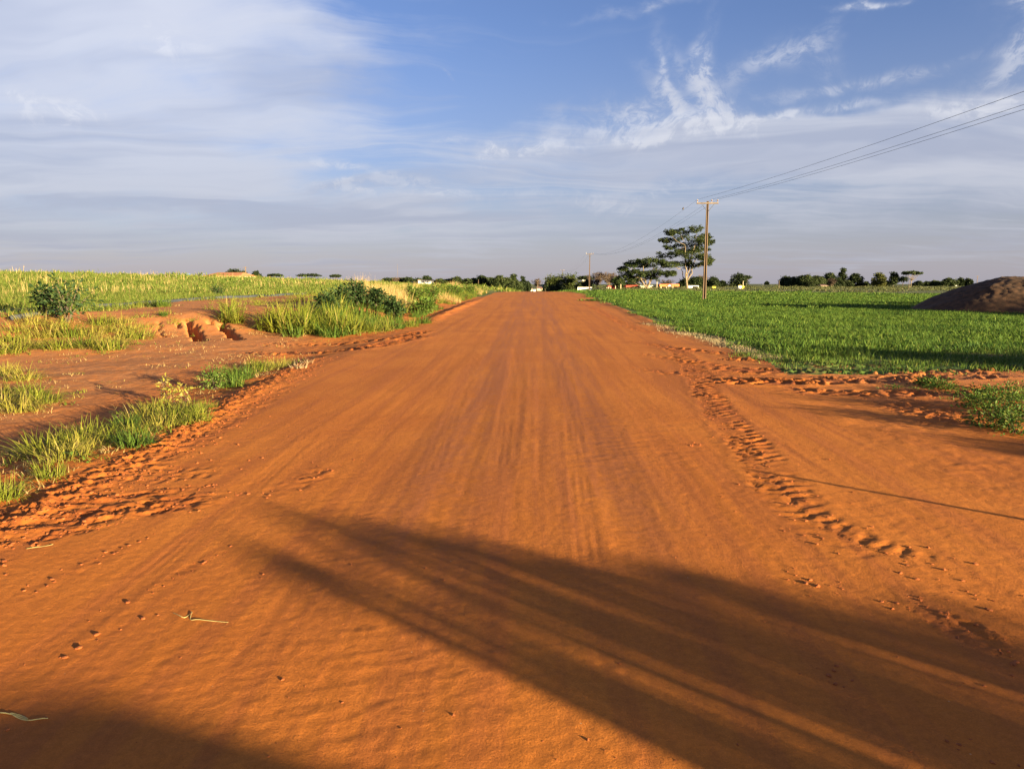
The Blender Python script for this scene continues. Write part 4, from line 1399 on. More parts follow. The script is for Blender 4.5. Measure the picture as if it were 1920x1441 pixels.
def tree(label, px, dist, top, wpx, kind='round', mat='t_dark', seed=None, group=None, name=None, trunk_frac=.2, bark='bark_d', dens=1.0, base_py=None):
    rng = random.Random(seed if seed is not None else int(px * 7 + top))
    p = at(px, top, dist)
    z0 = H0s(p.x, p.y)
    h = max(2.5, p.z - z0)
    w = wpx * 1.12 / 1353 * dist
    root = empty(name or 'tree', (p.x, p.y, z0 - .05), rng.uniform(0, 6.28))
    tr = MB(); lf = MB()
    leaf = max(.22, .0021 * dist)
    hw = w / 2
    if kind in ('round', 'tall', 'clump'):
        tz = h * trunk_frac
        limb(tr, rng, (0, 0, -.2), (0, 0, tz + .1 * h), h * .03, h * .022, 3, .02)
        n = {'round': 19, 'tall': 12, 'clump': 17}[kind]
        ch = h - tz
        for k in range(n):
            a = rng.uniform(0, 6.28)
            t = (k + .5) / n
            zc = tz + ch * (.10 + .72 * t)
            prof = math.sqrt(max(.05, 1 - (2 * t - .85) ** 2)) if kind != 'tall' else .9 - .35 * abs(2 * t - 1)
            rr = hw * prof * rng.uniform(.35, .80)
            cr = hw * rng.uniform(.36, .52) * (.75 if kind == 'tall' else 1) * (1.05 - .35 * t)
            c = (rr * math.cos(a), rr * math.sin(a), min(zc, h - cr * .62))
            limb(tr, rng, (0, 0, tz), c, h * .012, h * .004, 3)
            crown_leaves(lf, rng, c, (cr, cr, cr * .72), int(120 * dens), leaf)
        crown_leaves(lf, rng, (0, 0, h - hw * .30), (hw * .55, hw * .55, hw * .30), int(140 * dens), leaf)
        crown_leaves(lf, rng, (0, 0, tz + ch * .38), (hw * .85, hw * .85, ch * .38), int(330 * dens), leaf * 1.15)
    elif kind == 'umbrella':
        tz = h * .42
        limb(tr, rng, (0, 0, -.2), (w * .01, 0, tz), h * .028, h * .02, 3, .03)
        for k in range(13):
            a = 2 * math.pi * k / 13 * 1.9 + rng.uniform(-.3, .3)
            rr = hw * math.sqrt((k + .6) / 13) * .82
            c = (rr * math.cos(a), rr * math.sin(a), h * (.93 - .16 * (rr / hw) ** 2) - rng.random() * h * .07)
            limb(tr, rng, (0, 0, tz * rng.uniform(.75, 1)), c, h * .013, h * .004, 4)
            crown_leaves(lf, rng, c, (hw * .34, hw * .34, h * .06), int(110 * dens), leaf, .8)
    elif kind == 'bare':
        tz = h * .28
        limb(tr, rng, (0, 0, -.2), (0, 0, tz), h * .028, h * .02, 3, .03)
        for k in range(26):
            a = rng.uniform(0, 6.28); rr = hw * rng.uniform(.2, .95)
            c = Vector((rr * math.cos(a), rr * math.sin(a), h * (.55 + .42 * math.sqrt(max(0, 1 - (rr / hw) ** 2)) * rng.uniform(.6, 1))))
            pts = limb(tr, rng, (0, 0, tz * rng.uniform(.7, 1)), c, h * .012, h * .003, 4)
            for _ in range(int(46 * dens)):
                t = rng.uniform(.3, 1); i = min(3, int(t * 4)); q = pts[i].lerp(pts[i + 1], t * 4 - i)
                d = Vector((rng.gauss(0, 1), rng.gauss(0, 1), rng.gauss(.6, .7))).normalized()
                L = h * rng.uniform(.06, .16); s = d.orthogonal().normalized() * (L * .06 + .03)
                lf.tri(q + s, q - s, q + d * L, rng.random())
                for _2 in range(2):
                    q2 = q + d * (L * rng.uniform(.4, 1)); d2 = (d + Vector((rng.gauss(0, .8), rng.gauss(0, .8), rng.gauss(0, .5)))).normalized()
                    lf.tri(q2 + s * .7, q2 - s * .7, q2 + d2 * (L * .7), rng.random())
    elif kind == 'bamboo':
        for k in range(34):
            a = rng.uniform(0, 6.28); r0 = hw * .35 * rng.random(); rr = hw * rng.uniform(.35, 1.0); hh = h * rng.uniform(.62, 1.02)
            p0 = Vector((r0 * math.cos(a), r0 * math.sin(a), -.1))
            pts = []
            for j in range(6):
                t = j / 5
                pts.append(p0 + Vector((math.cos(a) * rr * t ** 2.2, math.sin(a) * rr * t ** 2.2, hh * (t - .12 * t ** 5))))
            tr.tube(pts, [.07, .065, .055, .045, .03, .01], 4, False)
            for j in range(int(62 * dens)):
                t = rng.uniform(.16, 1) * 5; i = min(4, int(t)); q = pts[i].lerp(pts[i + 1], t - i)
                d = Vector((math.cos(a) * .6 + rng.gauss(0, .8), math.sin(a) * .6 + rng.gauss(0, .8), rng.gauss(-.2, .5)))
                leaf_quad(lf, q + Vector((rng.gauss(0, .5), rng.gauss(0, .5), rng.gauss(0, .4))), d, Vector((rng.gauss(0, .7), rng.gauss(0, .7), 1)), leaf * rng.uniform(1.2, 2.4), leaf * .5, rng.random())
    elif kind == 'palm':
        limb(tr, rng, (0, 0, -.2), (0, 0, h * .78), h * .03, h * .025, 3, .01)
        for k in range(18):
            a = 2 * math.pi * k / 18 + rng.uniform(-.15, .15); el = rng.uniform(-.3, 1.1)
            frond(lf, rng, Vector((0, 0, h * .78)), a, el, hw * 1.1, leaf * .8, 14)
    tr.build('trunk', M[bark], root, True)
    lf.build('crown', M[mat], root)
    tag(root, label, 'tree', group)
    return root


def frond(mb, rng, p0, a, el, L, leaf, n=22, droop=1.2):
    """a feather palm frond: midrib and paired drooping leaflets"""
    p = Vector(p0); ang = el
    st = L / n
    for k in range(n):
        d = Vector((math.cos(a) * math.cos(ang), math.sin(a) * math.cos(ang), math.sin(ang)))
        q = p + d * st
        s = d.cross(Vector((0, 0, 1))).normalized()
        w = L * .012 * (1 - k / n) + .004
        mb.quad(p + s * w, p - s * w, q - s * w, q + s * w, .7)
        for sd in (-1, 1):
            ln = leaf * 4 * math.sin(math.pi * (.12 + .85 * k / n)) ** .6
            dd = (s * sd * .8 + d * .7 + Vector((0, 0, -.25 + rng.gauss(0, .1)))).normalized()
            leaf_quad(mb, p, dd, Vector((0, 0, 1)), ln, leaf * .5, rng.random())
        p = q; ang -= droop * st / L


def pad_tree(label, base_px, dist, pads, fork, seed, mat='t_mid', stems=None):
    """a big layered tree whose leaf pads sit where the photograph shows them"""
    rng = random.Random(seed)
    b = at(base_px, 541, dist)
    z0 = H0s(b.x, b.y)
    root = empty('tree', (b.x, b.y, z0 - .05), 0)
    tr = MB(); lf = MB()
    o = Vector((b.x, b.y, z0))
    P = []
    for px, py, rx, ry in pads:
        q = at(px, py, dist) - o
        half = abs(at(px + rx, py, dist).x - at(px, py, dist).x)
        q.y = rng.uniform(-1, 1) * half * 2.2
        P.append((q, half, ry / 1353 * dist * 1.0))
    f = at(fork[0], fork[1], dist) - o
    limb(tr, rng, (0, 0, -.3), f, .42, .30, 3, .02)
    tops = []
    for sx, sy in stems:
        s = at(sx, sy, dist) - o
        s.y = rng.uniform(-1.2, 1.2)
        limb(tr, rng, f, s, .24, .12, 5, .03)
        tops.append(s)
    for q, half, ry in P:
        under = [t for t in tops if t.z < q.z + .3] or [f]
        s = min(under, key=lambda t: (t - q).length)
        limb(tr, rng, s, q - Vector((0, 0, ry * .6)), .09, .03, 4, .05)
        crown_leaves(lf, rng, q, (half * .95, half * .9, ry * 1.3), 300, .44, .7)
        for _ in range(9):
            a = rng.uniform(0, 6.28)
            c = q + Vector((math.cos(a) * half * 1.0, math.sin(a) * half * .9, rng.uniform(-1.3, 1.3) * ry))
            crown_leaves(lf, rng, c, (half * rng.uniform(.25, .5), half * .40, ry * rng.uniform(.5, 1.0)), 55, .42, .6)
    tr.build('trunk', M['bark'], root, True)
    lf.build('crown', M[mat], root)
    tag(root, label, 'tree', 'big layered trees by the far yard')


A = [(1275, 434, 14, 4), (1303, 431, 12, 5), (1255, 438, 10, 4), (1253, 448, 12, 4), (1323, 443, 10, 4), (1272, 446, 15, 5), (1301, 447, 15, 5), (1328, 453, 9, 3),
     (1259, 463, 11, 3), (1284, 459, 15, 5), (1319, 464, 13, 4), (1302, 469, 14, 4), (1250, 478, 13, 4), (1272, 475, 14, 4), (1293, 481, 16, 5), (1311, 482, 14, 5),
     (1330, 488, 9, 3), (1256, 496, 15, 4), (1283, 493, 15, 4), (1302, 496, 14, 4), (1317, 494, 10, 3), (1287, 470, 13, 4), (1312, 455, 10, 4)]
pad_tree('tallest tree, layered dark crown on forked pale trunk left of the nearest pole', 1288, 228, A, (1287, 527), 41, stems=[(1277, 503), (1285, 488), (1292, 495), (1300, 500), (1306, 482), (1284, 462), (1304, 458)])
Bp = [(1190, 490, 14, 3), (1211, 488, 15, 3), (1236, 490, 13, 3), (1180, 497, 12, 3), (1169, 503, 10, 3), (1200, 496, 15, 4), (1222, 496, 14, 4), (1244, 494, 11, 3),
      (1173, 514, 12, 4), (1187, 510, 12, 3), (1205, 512, 14, 4), (1226, 511, 14, 4), (1245, 512, 12, 3), (1257, 514, 9, 3), (1193, 523, 12, 4), (1222, 519, 13, 4), (1180, 523, 10, 4)]
pad_tree('wide flat-topped layered tree with several pale stems beside the tallest tree', 1213, 214, Bp, (1213, 539), 42, stems=[(1200, 520), (1210, 512), (1220, 515), (1232, 505), (1190, 510), (1205, 498), (1228, 497)])

for a in (
    ('dark round tree behind the orange roof on the left skyline', 438, 190, 504, 44, 'round', 't_dark'),
    ('small round dark tree right of the small pole on the left skyline', 480, 200, 508, 17, 'round', 't_dark'),
    ('small flat tree standing alone on the left skyline', 515, 230, 513, 26, 'umbrella', 't_dark'),
    ('wide umbrella tree low on the left skyline', 580, 230, 516, 42, 'umbrella', 't_dark'),
    ('little flat tree left of the dry grass clump on the skyline', 630, 240, 519, 18, 'umbrella', 't_dark'),
    ('leftmost low tree under the thin mast', 726, 330, 521, 22, 'round', 't_dark'),
    ('brownish bare tree at the foot of the thin mast', 744, 330, 519, 20, 'bare', 't_bare'),
    ('low dark tree between the thin mast and the white house', 766, 330, 520, 26, 'round', 't_dark'),
    ('rounded dark tree behind the white far house', 799, 340, 517, 24, 'round', 't_dark'),
    ('low green tree just right of the white far house', 826, 320, 523, 26, 'clump', 't_mid'),
    ('rounded dark tree with bushy skirt right of the white house', 857, 320, 518, 24, 'round', 't_mid'),
    ('low bushy tree left of the dark dome trees', 876, 320, 522, 28, 'clump', 't_mid'),
    ('wide dark dome tree left of the road end', 905, 320, 516, 36, 'round', 't_dark'),
    ('second dark dome tree left of the road end', 938, 310, 515, 30, 'round', 't_mid'),
    ('loose grey-green tree above the road end', 963, 330, 513, 20, 'tall', 't_mid'),
    ('bushy green tree in front of the loose grey-green tree', 966, 290, 526, 34, 'clump', 't_mid'),
    ('slim dark tree right of the loose grey-green tree', 980, 350, 518, 13, 'tall', 't_dark'),
    ('small dark dome tree next to the road end', 988, 360, 526, 18, 'round', 't_dark'),
    ('purplish bare dome tree over the end of the road', 1007, 560, 521, 22, 'bare', 't_bare'),
    ('dark low tree left of the bamboo thickets', 1027, 330, 527, 18, 'round', 't_dark'),
    ('left one of the two arching bamboo thickets', 1039, 300, 510, 32, 'bamboo', 't_bam'),
    ('right one of the two arching bamboo thickets', 1067, 300, 508, 34, 'bamboo', 't_bam'),
    ('low dark bush tree in front of the bamboo', 1049, 285, 532, 40, 'clump', 't_dark'),
    ('flat dark tree left of the second utility pole', 1097, 290, 516, 28, 'umbrella', 't_dark'),
    ('dark dense tree above the long white wall', 1103, 280, 522, 22, 'round', 't_dark'),
    ('large brown bare tree right of the second pole', 1120, 270, 508, 36, 'bare', 't_bare'),
    ('second large brown bare tree, with pinkish crown', 1143, 272, 509, 34, 'bare', 't_bare'),
    ('low green tree between the bare tree and the flat-topped tree', 1160, 262, 517, 26, 'clump', 't_mid'),
    ('dim bare tree between the two layered trees', 1248, 330, 523, 36, 'bare', 't_bare'),
    ('dark dense tree behind the tallest trunk', 1286, 300, 522, 28, 'round', 't_dark'),
    ('dense green tree right of the tallest trunk', 1305, 300, 518, 34, 'round', 't_mid'),
    ('thin bare tree just left of the nearest pole', 1318, 340, 514, 22, 'bare', 't_bare'),
    ('dark round tree just right of the nearest pole', 1338, 310, 518, 24, 'round', 't_dark'),
    ('low dark tree between the nearest pole and the big dome tree', 1354, 320, 526, 18, 'clump', 't_dark'),
    ('big dark dome tree right of the nearest pole', 1385, 320, 511, 36, 'round', 't_dark'),
    ('little flat tree at the right side of the big dome tree', 1400, 330, 516, 14, 'umbrella', 't_dark'),
    ('leftmost dark tree of the long right-hand grove', 1473, 340, 517, 30, 'round', 't_dark'),
    ('dark tree second from the left in the right-hand grove', 1491, 335, 519, 32, 'round', 't_dark'),
    ('bushy green tree in the middle of the right-hand grove', 1511, 330, 514, 36, 'round', 't_mid'),
    ('green tree in the right half of the right-hand grove', 1533, 335, 516, 32, 'clump', 't_mid'),
    ('tall wide tree at the right end of the right-hand grove', 1555, 345, 510, 32, 'round', 't_dark'),
    ('brown bare bush in front of the grove end', 1560, 320, 521, 20, 'bare', 't_bare'),
    ('tall narrow dark tree right of the grove', 1581, 345, 502, 17, 'tall', 't_dark'),
    ('round dark tree right of the tall narrow tree', 1605, 345, 511, 27, 'round', 't_dark'),
    ('yellow-green round tree standing alone on the right', 1647, 340, 510, 26, 'round', 't_yel'),
    ('leaning green tree right of the yellow-green tree', 1677, 345, 509, 21, 'tall', 't_mid'),
    ('little dark palm beside the right-hand umbrella tree', 1694, 330, 516, 11, 'palm', 't_dark'),
    ('umbrella-shaped tree on the right with pale forked stem', 1710, 340, 506, 34, 'umbrella', 't_mid'),
    ('low dark bush under the right-hand umbrella tree', 1722, 360, 527, 18, 'clump', 't_dark'),
    ('low grey-green tree left of the far farm sheds', 1752, 420, 526, 22, 'clump', 't_mid'),
    ('green tree in front of the far farm sheds', 1780, 420, 521, 26, 'clump', 't_mid'),
    ('dark tree behind the far farm sheds', 1801, 430, 521, 14, 'round', 't_dark'),
    ('dark rounded tree at the left foot of the earth mound skyline', 1816, 430, 522, 15, 'round', 't_dark'),
    ('low dark tree filling the gap left of the white far house', 784, 335, 522, 24, 'clump', 't_dark'),
    ('low dark tree just right of the bare tree under the mast', 755, 335, 523, 22, 'clump', 't_dark'),
    ('low bushy tree behind the leftmost low tree under the mast', 736, 340, 523, 24, 'clump', 't_mid'),
    ('small bushy tree between the white house and the skirted tree', 842, 325, 523, 24, 'clump', 't_mid'),
    ('low tree in the gap left of the wide dome tree', 889, 325, 521, 24, 'clump', 't_dark'),
    ('low tree between the two dark dome trees', 921, 322, 520, 24, 'clump', 't_mid'),
    ('bushy tree between second dome tree and loose grey-green tree', 951, 318, 519, 24, 'clump', 't_mid'),
    ('low dark bush right of the slim dark tree', 977, 330, 527, 20, 'clump', 't_dark'),
    ('low dark tree behind the long white wall', 1090, 300, 527, 24, 'clump', 't_dark'),
    ('low dark bush behind the red canopies', 1185, 300, 529, 34, 'clump', 't_dark'),
    ('low dark bush at the foot of the tall narrow tree', 1588, 340, 526, 26, 'clump', 't_dark'),
    ('low dark bush between grove and tall narrow tree', 1570, 338, 522, 24, 'clump', 't_dark'),
    ('tiny bush between round dark tree and yellow-green tree', 1624, 350, 529, 12, 'clump', 't_dark'),
    ('tiny bush between yellow-green tree and leaning tree', 1662, 350, 528, 12, 'clump', 't_dark'),
    ('far low hedge bush left of the farm sheds', 1738, 420, 528, 16, 'clump', 't_mid'),
    ('far low hedge bush between the farm sheds', 1768, 415, 528, 16, 'clump', 't_mid'),
    ('tiny far bush on the right horizon', 1438, 700, 529, 5, 'round', 't_dark'),
):
    tree(a[0], *a[1:5], kind=a[5], mat=a[6], bark='bark' if a[5] in ('umbrella', 'bare') else 'bark_d', trunk_frac=.02 if a[5] != 'tall' else .12)


# ------------------------------------------------------------------ far buildings
def house(name, label, px0, px1, top, dist, wall, roof, depth=7.0, kind='gable', wallfrac=.6, openings=(), eave=.35, base=None, cat='house'):
    a = at(px0, top, dist); b = at(px1, top, dist)
    w = b.x - a.x; cx = (a.x + b.x) / 2
    z0 = H0s(cx, dist) - .1
    h = a.z - z0
    root = empty(name, (cx, dist, z0), 0)
    hw = h * wallfrac
    m = MB(); m.box((0, depth / 2, hw / 2), (w, depth, hw)); m.build('wall', wall, root)
    r = MB()
    if kind == 'gable':
        i = len(r.v)
        e = eave
        ridge = h; y0, y1 = -e, depth + e
        for s in (0, 1):
            yy0 = y0 if s == 0 else y1
            P = [(-w / 2 - e, yy0, hw - .05), (w / 2 + e, yy0, hw - .05), (w / 2 - w * .12, depth / 2, ridge), (-w / 2 + w * .12, depth / 2, ridge)]
            if s: P = P[::-1]
            up = [Vector(p) + Vector((0, 0, .12)) for p in P]
            r.quad(*up); r.quad(*[Vector(p) for p in P[::-1]])
            for k in range(4):
                r.quad(P[k], P[(k + 1) % 4], up[(k + 1) % 4], up[k])
        for s in (-1, 1):
            r.tri((s * (w / 2 + e), y0, hw + .06), (s * (w / 2 + e), y1, hw + .06), (s * (w / 2 - w * .12), depth / 2, ridge + .11))
    else:
        r.box((0, depth / 2, (hw + h) / 2 + .002), (w + eave * 2, depth + eave * 2, h - hw))
    r.build('roof', roof, root)
    for nm, ox, oz, ow, oh, mt in openings:
        q = MB(); q.box((ox * w, .01, oz * h), (ow * w, .10, oh * h)); q.build(nm, mt, root)
    tag(root, label, cat)
    return root


house('house', 'house with broad orange tiled roof on the left skyline', 384, 448, 511, 150, M['cream'], M['tile'], 9, wallfrac=.45)
house('house', 'small white far house left of the road crest', 784, 808, 524.3, 300, M['white'], M['tile_d'], 7, wallfrac=.93, kind='flat',
      openings=(('window', -.1, .55, .14, .16, M['dark']), ('window', .25, .55, .14, .16, M['dark'])))
house('shed', 'long grey-roofed shed left of the white far house', 772, 785, 528, 305, M['cream'], M['grey'], 7, wallfrac=.8, kind='flat', cat='shed')
house('house', 'house with weathered reddish roof at the end of the road', 981, 998, 537, 470, M['white'], M['tile_d'], 9, wallfrac=.5)
house('house', 'small white house right of the reddish roof at the road end', 1000, 1004.5, 542, 450, M['white'], M['grey'], 6, wallfrac=.8, kind='flat')
house('house', 'cream house front under the bare dome tree at the road end', 1007, 1017, 537.5, 500, M['cream'], M['tile_d'], 8, wallfrac=.6, openings=(('window', .25, .45, .25, .35, M['dark']),))
house('garden_wall', 'long low white wall left of the second utility pole', 1083, 1110, 538.3, 262, M['white'], M['white'], .3, wallfrac=.93, kind='flat', eave=.05, cat='wall')
house('shed', 'small red shed between the bare trees', 1145, 1157, 535, 262, M['red'], M['tile_d'], 5, wallfrac=.85, kind='flat', cat='shed')
house('yellow_house', 'tiny cream far house seen through the flat dark tree', 1093, 1098, 524, 330, M['cream'], M['white'], 5, wallfrac=.9, kind='flat')


def canopy(name, label, px0, px1, top, bottom, dist, mat, posts, postmat, depth=6):
    a = at(px0, top, dist); b = at(px1, top, dist); w = b.x - a.x; cx = (a.x + b.x) / 2
    z0 = H0s(cx, dist) - .1; h = a.z - z0
    t = (bottom - top) / 1353 * dist
    root = empty(name, (cx, dist, z0))
    m = MB(); m.box((0, depth / 2, h - t / 2), (w, depth, t)); fas = m.build('roof', mat, root)
    for f in posts:
        for yy in (.3, depth - .3):
            m = MB(); m.box((f * w, yy, (h - t) / 2), (.3, .3, h - t)); m.build('post', postmat, root)
    tag(root, label, 'canopy')
    return root, w, h, t


canopy('canopy', 'red canopy on posts left of the cream building', 1174, 1197, 534.8, 538.5, 250, M['red'], (-.35, .12, .45), M['cream'])
canopy('canopy', 'small red canopy at the left of the wider red canopy', 1140, 1146, 535.5, 538, 252, M['red'], (-.35, .35), M['cream'])
house('shop_building', 'long low cream building behind the flat-topped tree', 1202, 1238, 535, 246, M['cream'], M['white'], 6, wallfrac=.86, kind='flat', openings=(('window', -.25, .45, .12, .25, M['dark']), ('door', .2, .4, .08, .6, M['dark'])), cat='building')
rt, w, h, t = canopy('forecourt_canopy', 'orange canopy with pale peaked emblem left of the tallest trunk', 1237, 1274, 532.5, 537, 244, M['orange'], (-.42, -.15, .15, .42), M['cream'], 8)
# the emblem: a dark red band with a white peak
m = MB(); m.prism([(-w * .20, h - t * .98), (w * .16, h - t * .98), (w * .10, h - t * .12), (-w * .10, h - t * .12)], -.06, -.01); e1 = m.build('emblem', M['red'], rt)
m = MB(); m.prism([(-w * .10, h - t * .96), (w * .10, h - t * .96), (0, h - t * .1)], -.10, -.062); m.build('peak', M['white'], e1)
house('white_kiosk', 'white flat-roofed kiosk with open right side by the tallest trunk', 1291, 1310, 535.3, 240, M['white'], M['white'], 4, wallfrac=.86, kind='flat', openings=(('opening', .18, .42, .52, .78, M['dark']),), eave=.05, cat='kiosk')
for px0, px1, top, lab in ((1336, 1342, 536.8, 'small yellow box just right of the nearest pole'), (1385, 1391, 534.8, 'white and yellow tank under the big dome tree'), (1391, 1396, 536.5, 'small yellow block right of the white tank')):
    house('storage_box', lab, px0, px1, top, 236, M['yellow'] if px0 != 1385 else M['white'], M['yellow'], 1.2, wallfrac=.9, kind='flat', eave=.03, cat='box')
house('farm_shed', 'grey-roofed far shed among trees left of the mound', 1762, 1775, 528, 440, M['white'], M['grey'], 10, wallfrac=.7, cat='shed')
house('farm_shed', 'pale gabled far shed nearest the earth mound', 1788, 1808, 527, 440, M['white'], M['tile_d'], 10, wallfrac=.62, cat='shed')
house('farm_shed', 'tiny brown hut among the grove trees on the right', 1540, 1552, 533.5, 325, M['cream'], M['tile_d'], 5, wallfrac=.6, cat='shed')
house('trough', 'low white trough in the far grass on the right', 1617, 1627, 541.5, 240, M['white'], M['white'], 1, wallfrac=.9, kind='flat', eave=.02, cat='trough')
for px, lab in ((1432, 'tiny white speck of a house on the right horizon'), (1441, 'second tiny white house on the right horizon')):
    house('house', lab, px - 1.5, px + 1.5, 532, 700, M['white'], M['white'], 5, wallfrac=.9, kind='flat')


def water_tank():
    p = at(352, 512.5, 150)
    z0 = H0s(p.x, p.y) - .1
    h = p.z - z0
    root = empty('water_tank', (p.x, p.y, z0))
    for sx in (-.4, .4):
        for sy in (-.4, .4):
            m = MB(); m.box((sx, sy, (h - .75) / 2), (.12, .12, h - .75)); m.build('leg', M['wood'], root)
    m = MB(); m.box((0, 0, h - .72), (1.1, 1.1, .08)); m.build('platform', M['wood'], root)
    m = MB(); m.tube([(0, 0, h - .68), (0, 0, h - .15)], [.38, .50], 14); t = m.build('tank', M['blue'], root, False)
    m = MB(); m.tube([(0, 0, h - .15), (0, 0, h - .06), (0, 0, h)], [.54, .5, .12], 14); m.build('lid', M['blue'], t)
    tag(root, 'blue water tank on a stand on the left skyline', 'water tank')


water_tank()


def post(name, label, px, top, dist, r=.06, cat='post', mat='wood', arm=0, group=None):
    p = at(px, top, dist)
    z0 = H0s(p.x, p.y) - .1; h = p.z - z0
    root = empty(name, (p.x, p.y, z0))
    m = MB(); m.tube([(0, 0, 0), (0, 0, h * .5), (0, 0, h)], [r, r * .9, r * .75], 7); m.build('shaft', M[mat], root)
    if arm:
        m = MB(); m.box((0, -r - .06, h - .2), (arm, .1, .12)); m.build('crossarm', M['wood'], root)
        m = MB(); m.box((0, -r - .06, h - .85), (arm * .55, .1, .1)); m.build('crossarm', M['wood'], root)
    else:
        m = MB(); m.tube([(0, 0, h), (0, 0, h + r)], [r * .8, r * .2], 7); m.build('cap', M[mat], root)
    tag(root, label, cat, group)


post('small_utility_pole', 'pale small utility pole with double crossarm on the left skyline', 460, 500, 185, .14, 'utility pole', 'concrete', 1.1)
post('radio_mast', 'very thin pale mast on the horizon left of the road', 745, 495, 420, .07, 'mast', 'wood')
post('radio_mast', 'thin dark mast left of the bamboo', 1022.5, 519, 300, .10, 'mast', 'wood')
post('far_post', 'thin pole in the trees left of the road crest', 897, 524, 260, .10, 'post', 'concrete')
post('far_post', 'pale pole between the flat-topped tree and the tallest tree', 1232, 526, 240, .12, 'post', 'cream')
post('far_post', 'pale post at the left side of the flat-topped tree', 1164, 533, 236, .13, 'post', 'cream')
post('far_post', 'pale post left of the small red canopy', 1154, 536, 236, .13, 'post', 'cream')
post('far_post', 'pale post beside the big dome tree', 1393.5, 527, 238, .12, 'post', 'cream')
post('far_post', 'thin pole at the left end of the right-hand grove', 1461, 526, 230, .10, 'post', 'wood')
post('far_post', 'thin pole under the right-hand umbrella tree', 1705, 525, 180, .07, 'post', 'wood')
post('far_post', 'tiny pole above the earth mound, left one', 1833, 517, 420, .16, 'post', 'concrete', 1.6)
post('far_post', 'tiny pole above the earth mound, right one', 1879, 518, 420, .16, 'post', 'concrete', 1.6)
for k, px in enumerate((1406, 1486, 1560, 1692, 1720, 1747)):
    post('fence_post', ORD[k] + ' short timber fence post in the far grass beyond the crop', px, 545 - (px > 1680) * -3, 165 - (px > 1680) * 25, .09, 'fence post', 'wood', group='fence posts beyond the crop')
for k, (px, top) in enumerate(((225, 508.5), (258, 509), (288, 508), (310, 509.5), (317, 508.5), (330, 508))):
    post('fence_post', ORD[k] + ' thin stake on the left skyline', px, top, 92, .035, 'fence post', 'wood', group='stakes on the left skyline')


# grey pipe along the top of the bank
def build_pipe():
    pts = []
    for px, py in ((20, 600), (60, 594), (110, 586), (160, 580), (200, 576), (250, 573), (290, 569), (330, 566), (380, 562), (430, 559), (480, 557), (530, 554), (575, 552)):
        x, y = hit(px, py)
        pts.append((x, y))
    pts = smoothline(pts, 4)
    mb = MB()
    mb.tube([(x, y, gz(x, y) + .06) for x, y in pts], .085, 8)
    o = mb.build('pipe', M['pipe'], None, True)
    tag(o, 'long grey pipe lying along the top of the red bank', 'pipe')


build_pipe()


# ------------------------------------------------------------------ small things on the road
def straw(label, pts, r=.0017):
    P = []
    for px, py in pts:
        x, y = hit(px, py)
        P.append((x, y))
    mb = MB()
    L = smoothline(P, 4)
    mb.tube([(x, y, gz(x, y) + .002 + .002 * math.sin(i * .9)) for i, (x, y) in enumerate(L)], r, 5)
    o = mb.build('straw', M['straw'])
    tag(o, label, 'straw')
    return o


straw('pale bent straw lying on the road left of the long shadow', [(325, 1148), (345, 1157), (360, 1147), (357, 1160), (375, 1162), (428, 1166)])
straw('knotted greenish straw at the lower left picture edge', [(-10, 1334), (30, 1340), (52, 1348), (40, 1340), (20, 1337), (50, 1349), (90, 1346)], .0022)
straw('single thin straw on the churned left wheel rut', [(50, 1030), (75, 1026), (100, 1022)], .0015)


def build_clods():
    rng = random.Random(91)
    shapes = []
    for k in range(5):
        bm = bmesh.new()
        bmesh.ops.create_icosphere(bm, subdivisions=1, radius=1)
        for v in bm.verts:
            v.co *= rng.uniform(.5, 1.2)
            v.co.z *= .6; v.co.x *= 1.25
        shapes.append(([tuple(v.co) for v in bm.verts], [tuple(v.index for v in f.verts) for f in bm.faces]))
        bm.free()
    mb = MB(); pos = []
    for pts, w, dep, kind, ch in TRACKS:
        if kind == 'ribs' or ch < .25: continue
        for (a, b), (c, d) in zip(pts[:-1], pts[1:]):
            L = math.hypot(c - a, d - b)
            for _ in range(min(260, int(L * 120 * (ch + .2)))):
                t = rng.random(); o = rng.gauss(0, w * .8)
                nx, ny = -(d - b) / L, (c - a) / L
                pos.append((a + (c - a) * t + nx * o, b + (d - b) * t + ny * o, (.12 + rng.random() ** 4) * .013))
    for _ in range(2600):
        y = 3.5 + 12 * rng.random() ** 1.4
        x = float(np.interp(y, XL_Y, XL_X)) + .15 + rng.gauss(0, .22)
        pos.append((x, y, (.2 + rng.random() ** 3) * .014))
    for _ in range(900):
        y = 2 + 16 * rng.random() ** 1.6; x = rng.uniform(-.75, .8) * (y + 1)
        if x < -4.2 or x > 6: continue
        pos.append((x, y, .002 + .006 * rng.random() ** 5))
    X = np.array([p[0] for p in pos]); Y = np.array([p[1] for p in pos])
    Z = on_ground(X, Y)
    for (x, y, s), z in zip(pos, Z):
        vs, fs = shapes[rng.randrange(5)]
        c, q = math.cos(rng.random() * 6.28), 0
        a = rng.random() * 6.28; ca, sa = math.cos(a), math.sin(a)
        i = len(mb.v)
        for vx, vy, vz in vs:
            mb.v.append((x + (vx * ca - vy * sa) * s, y + (vx * sa + vy * ca) * s, z + vz * s + s * .1)); mb.t.append(.5)
        mb.f += [tuple(i + k for k in f) for f in fs]
    o = mb.build('soil_clods', M['clod'])
    tag(o, 'loose crumbs and clods of red soil along the wheel ruts', 'soil', kind='stuff')


build_clods()


# ------------------------------------------------------------------ unseen shadow casters; the clump, heap and bushy trees are added for shade
TANE = math.tan(SUN_EL)


def caster(px, py, L):
    x, y = hit(px, py)
    return Vector((x + SX * L, y + SY * L, H0s(x, y) + L * TANE))


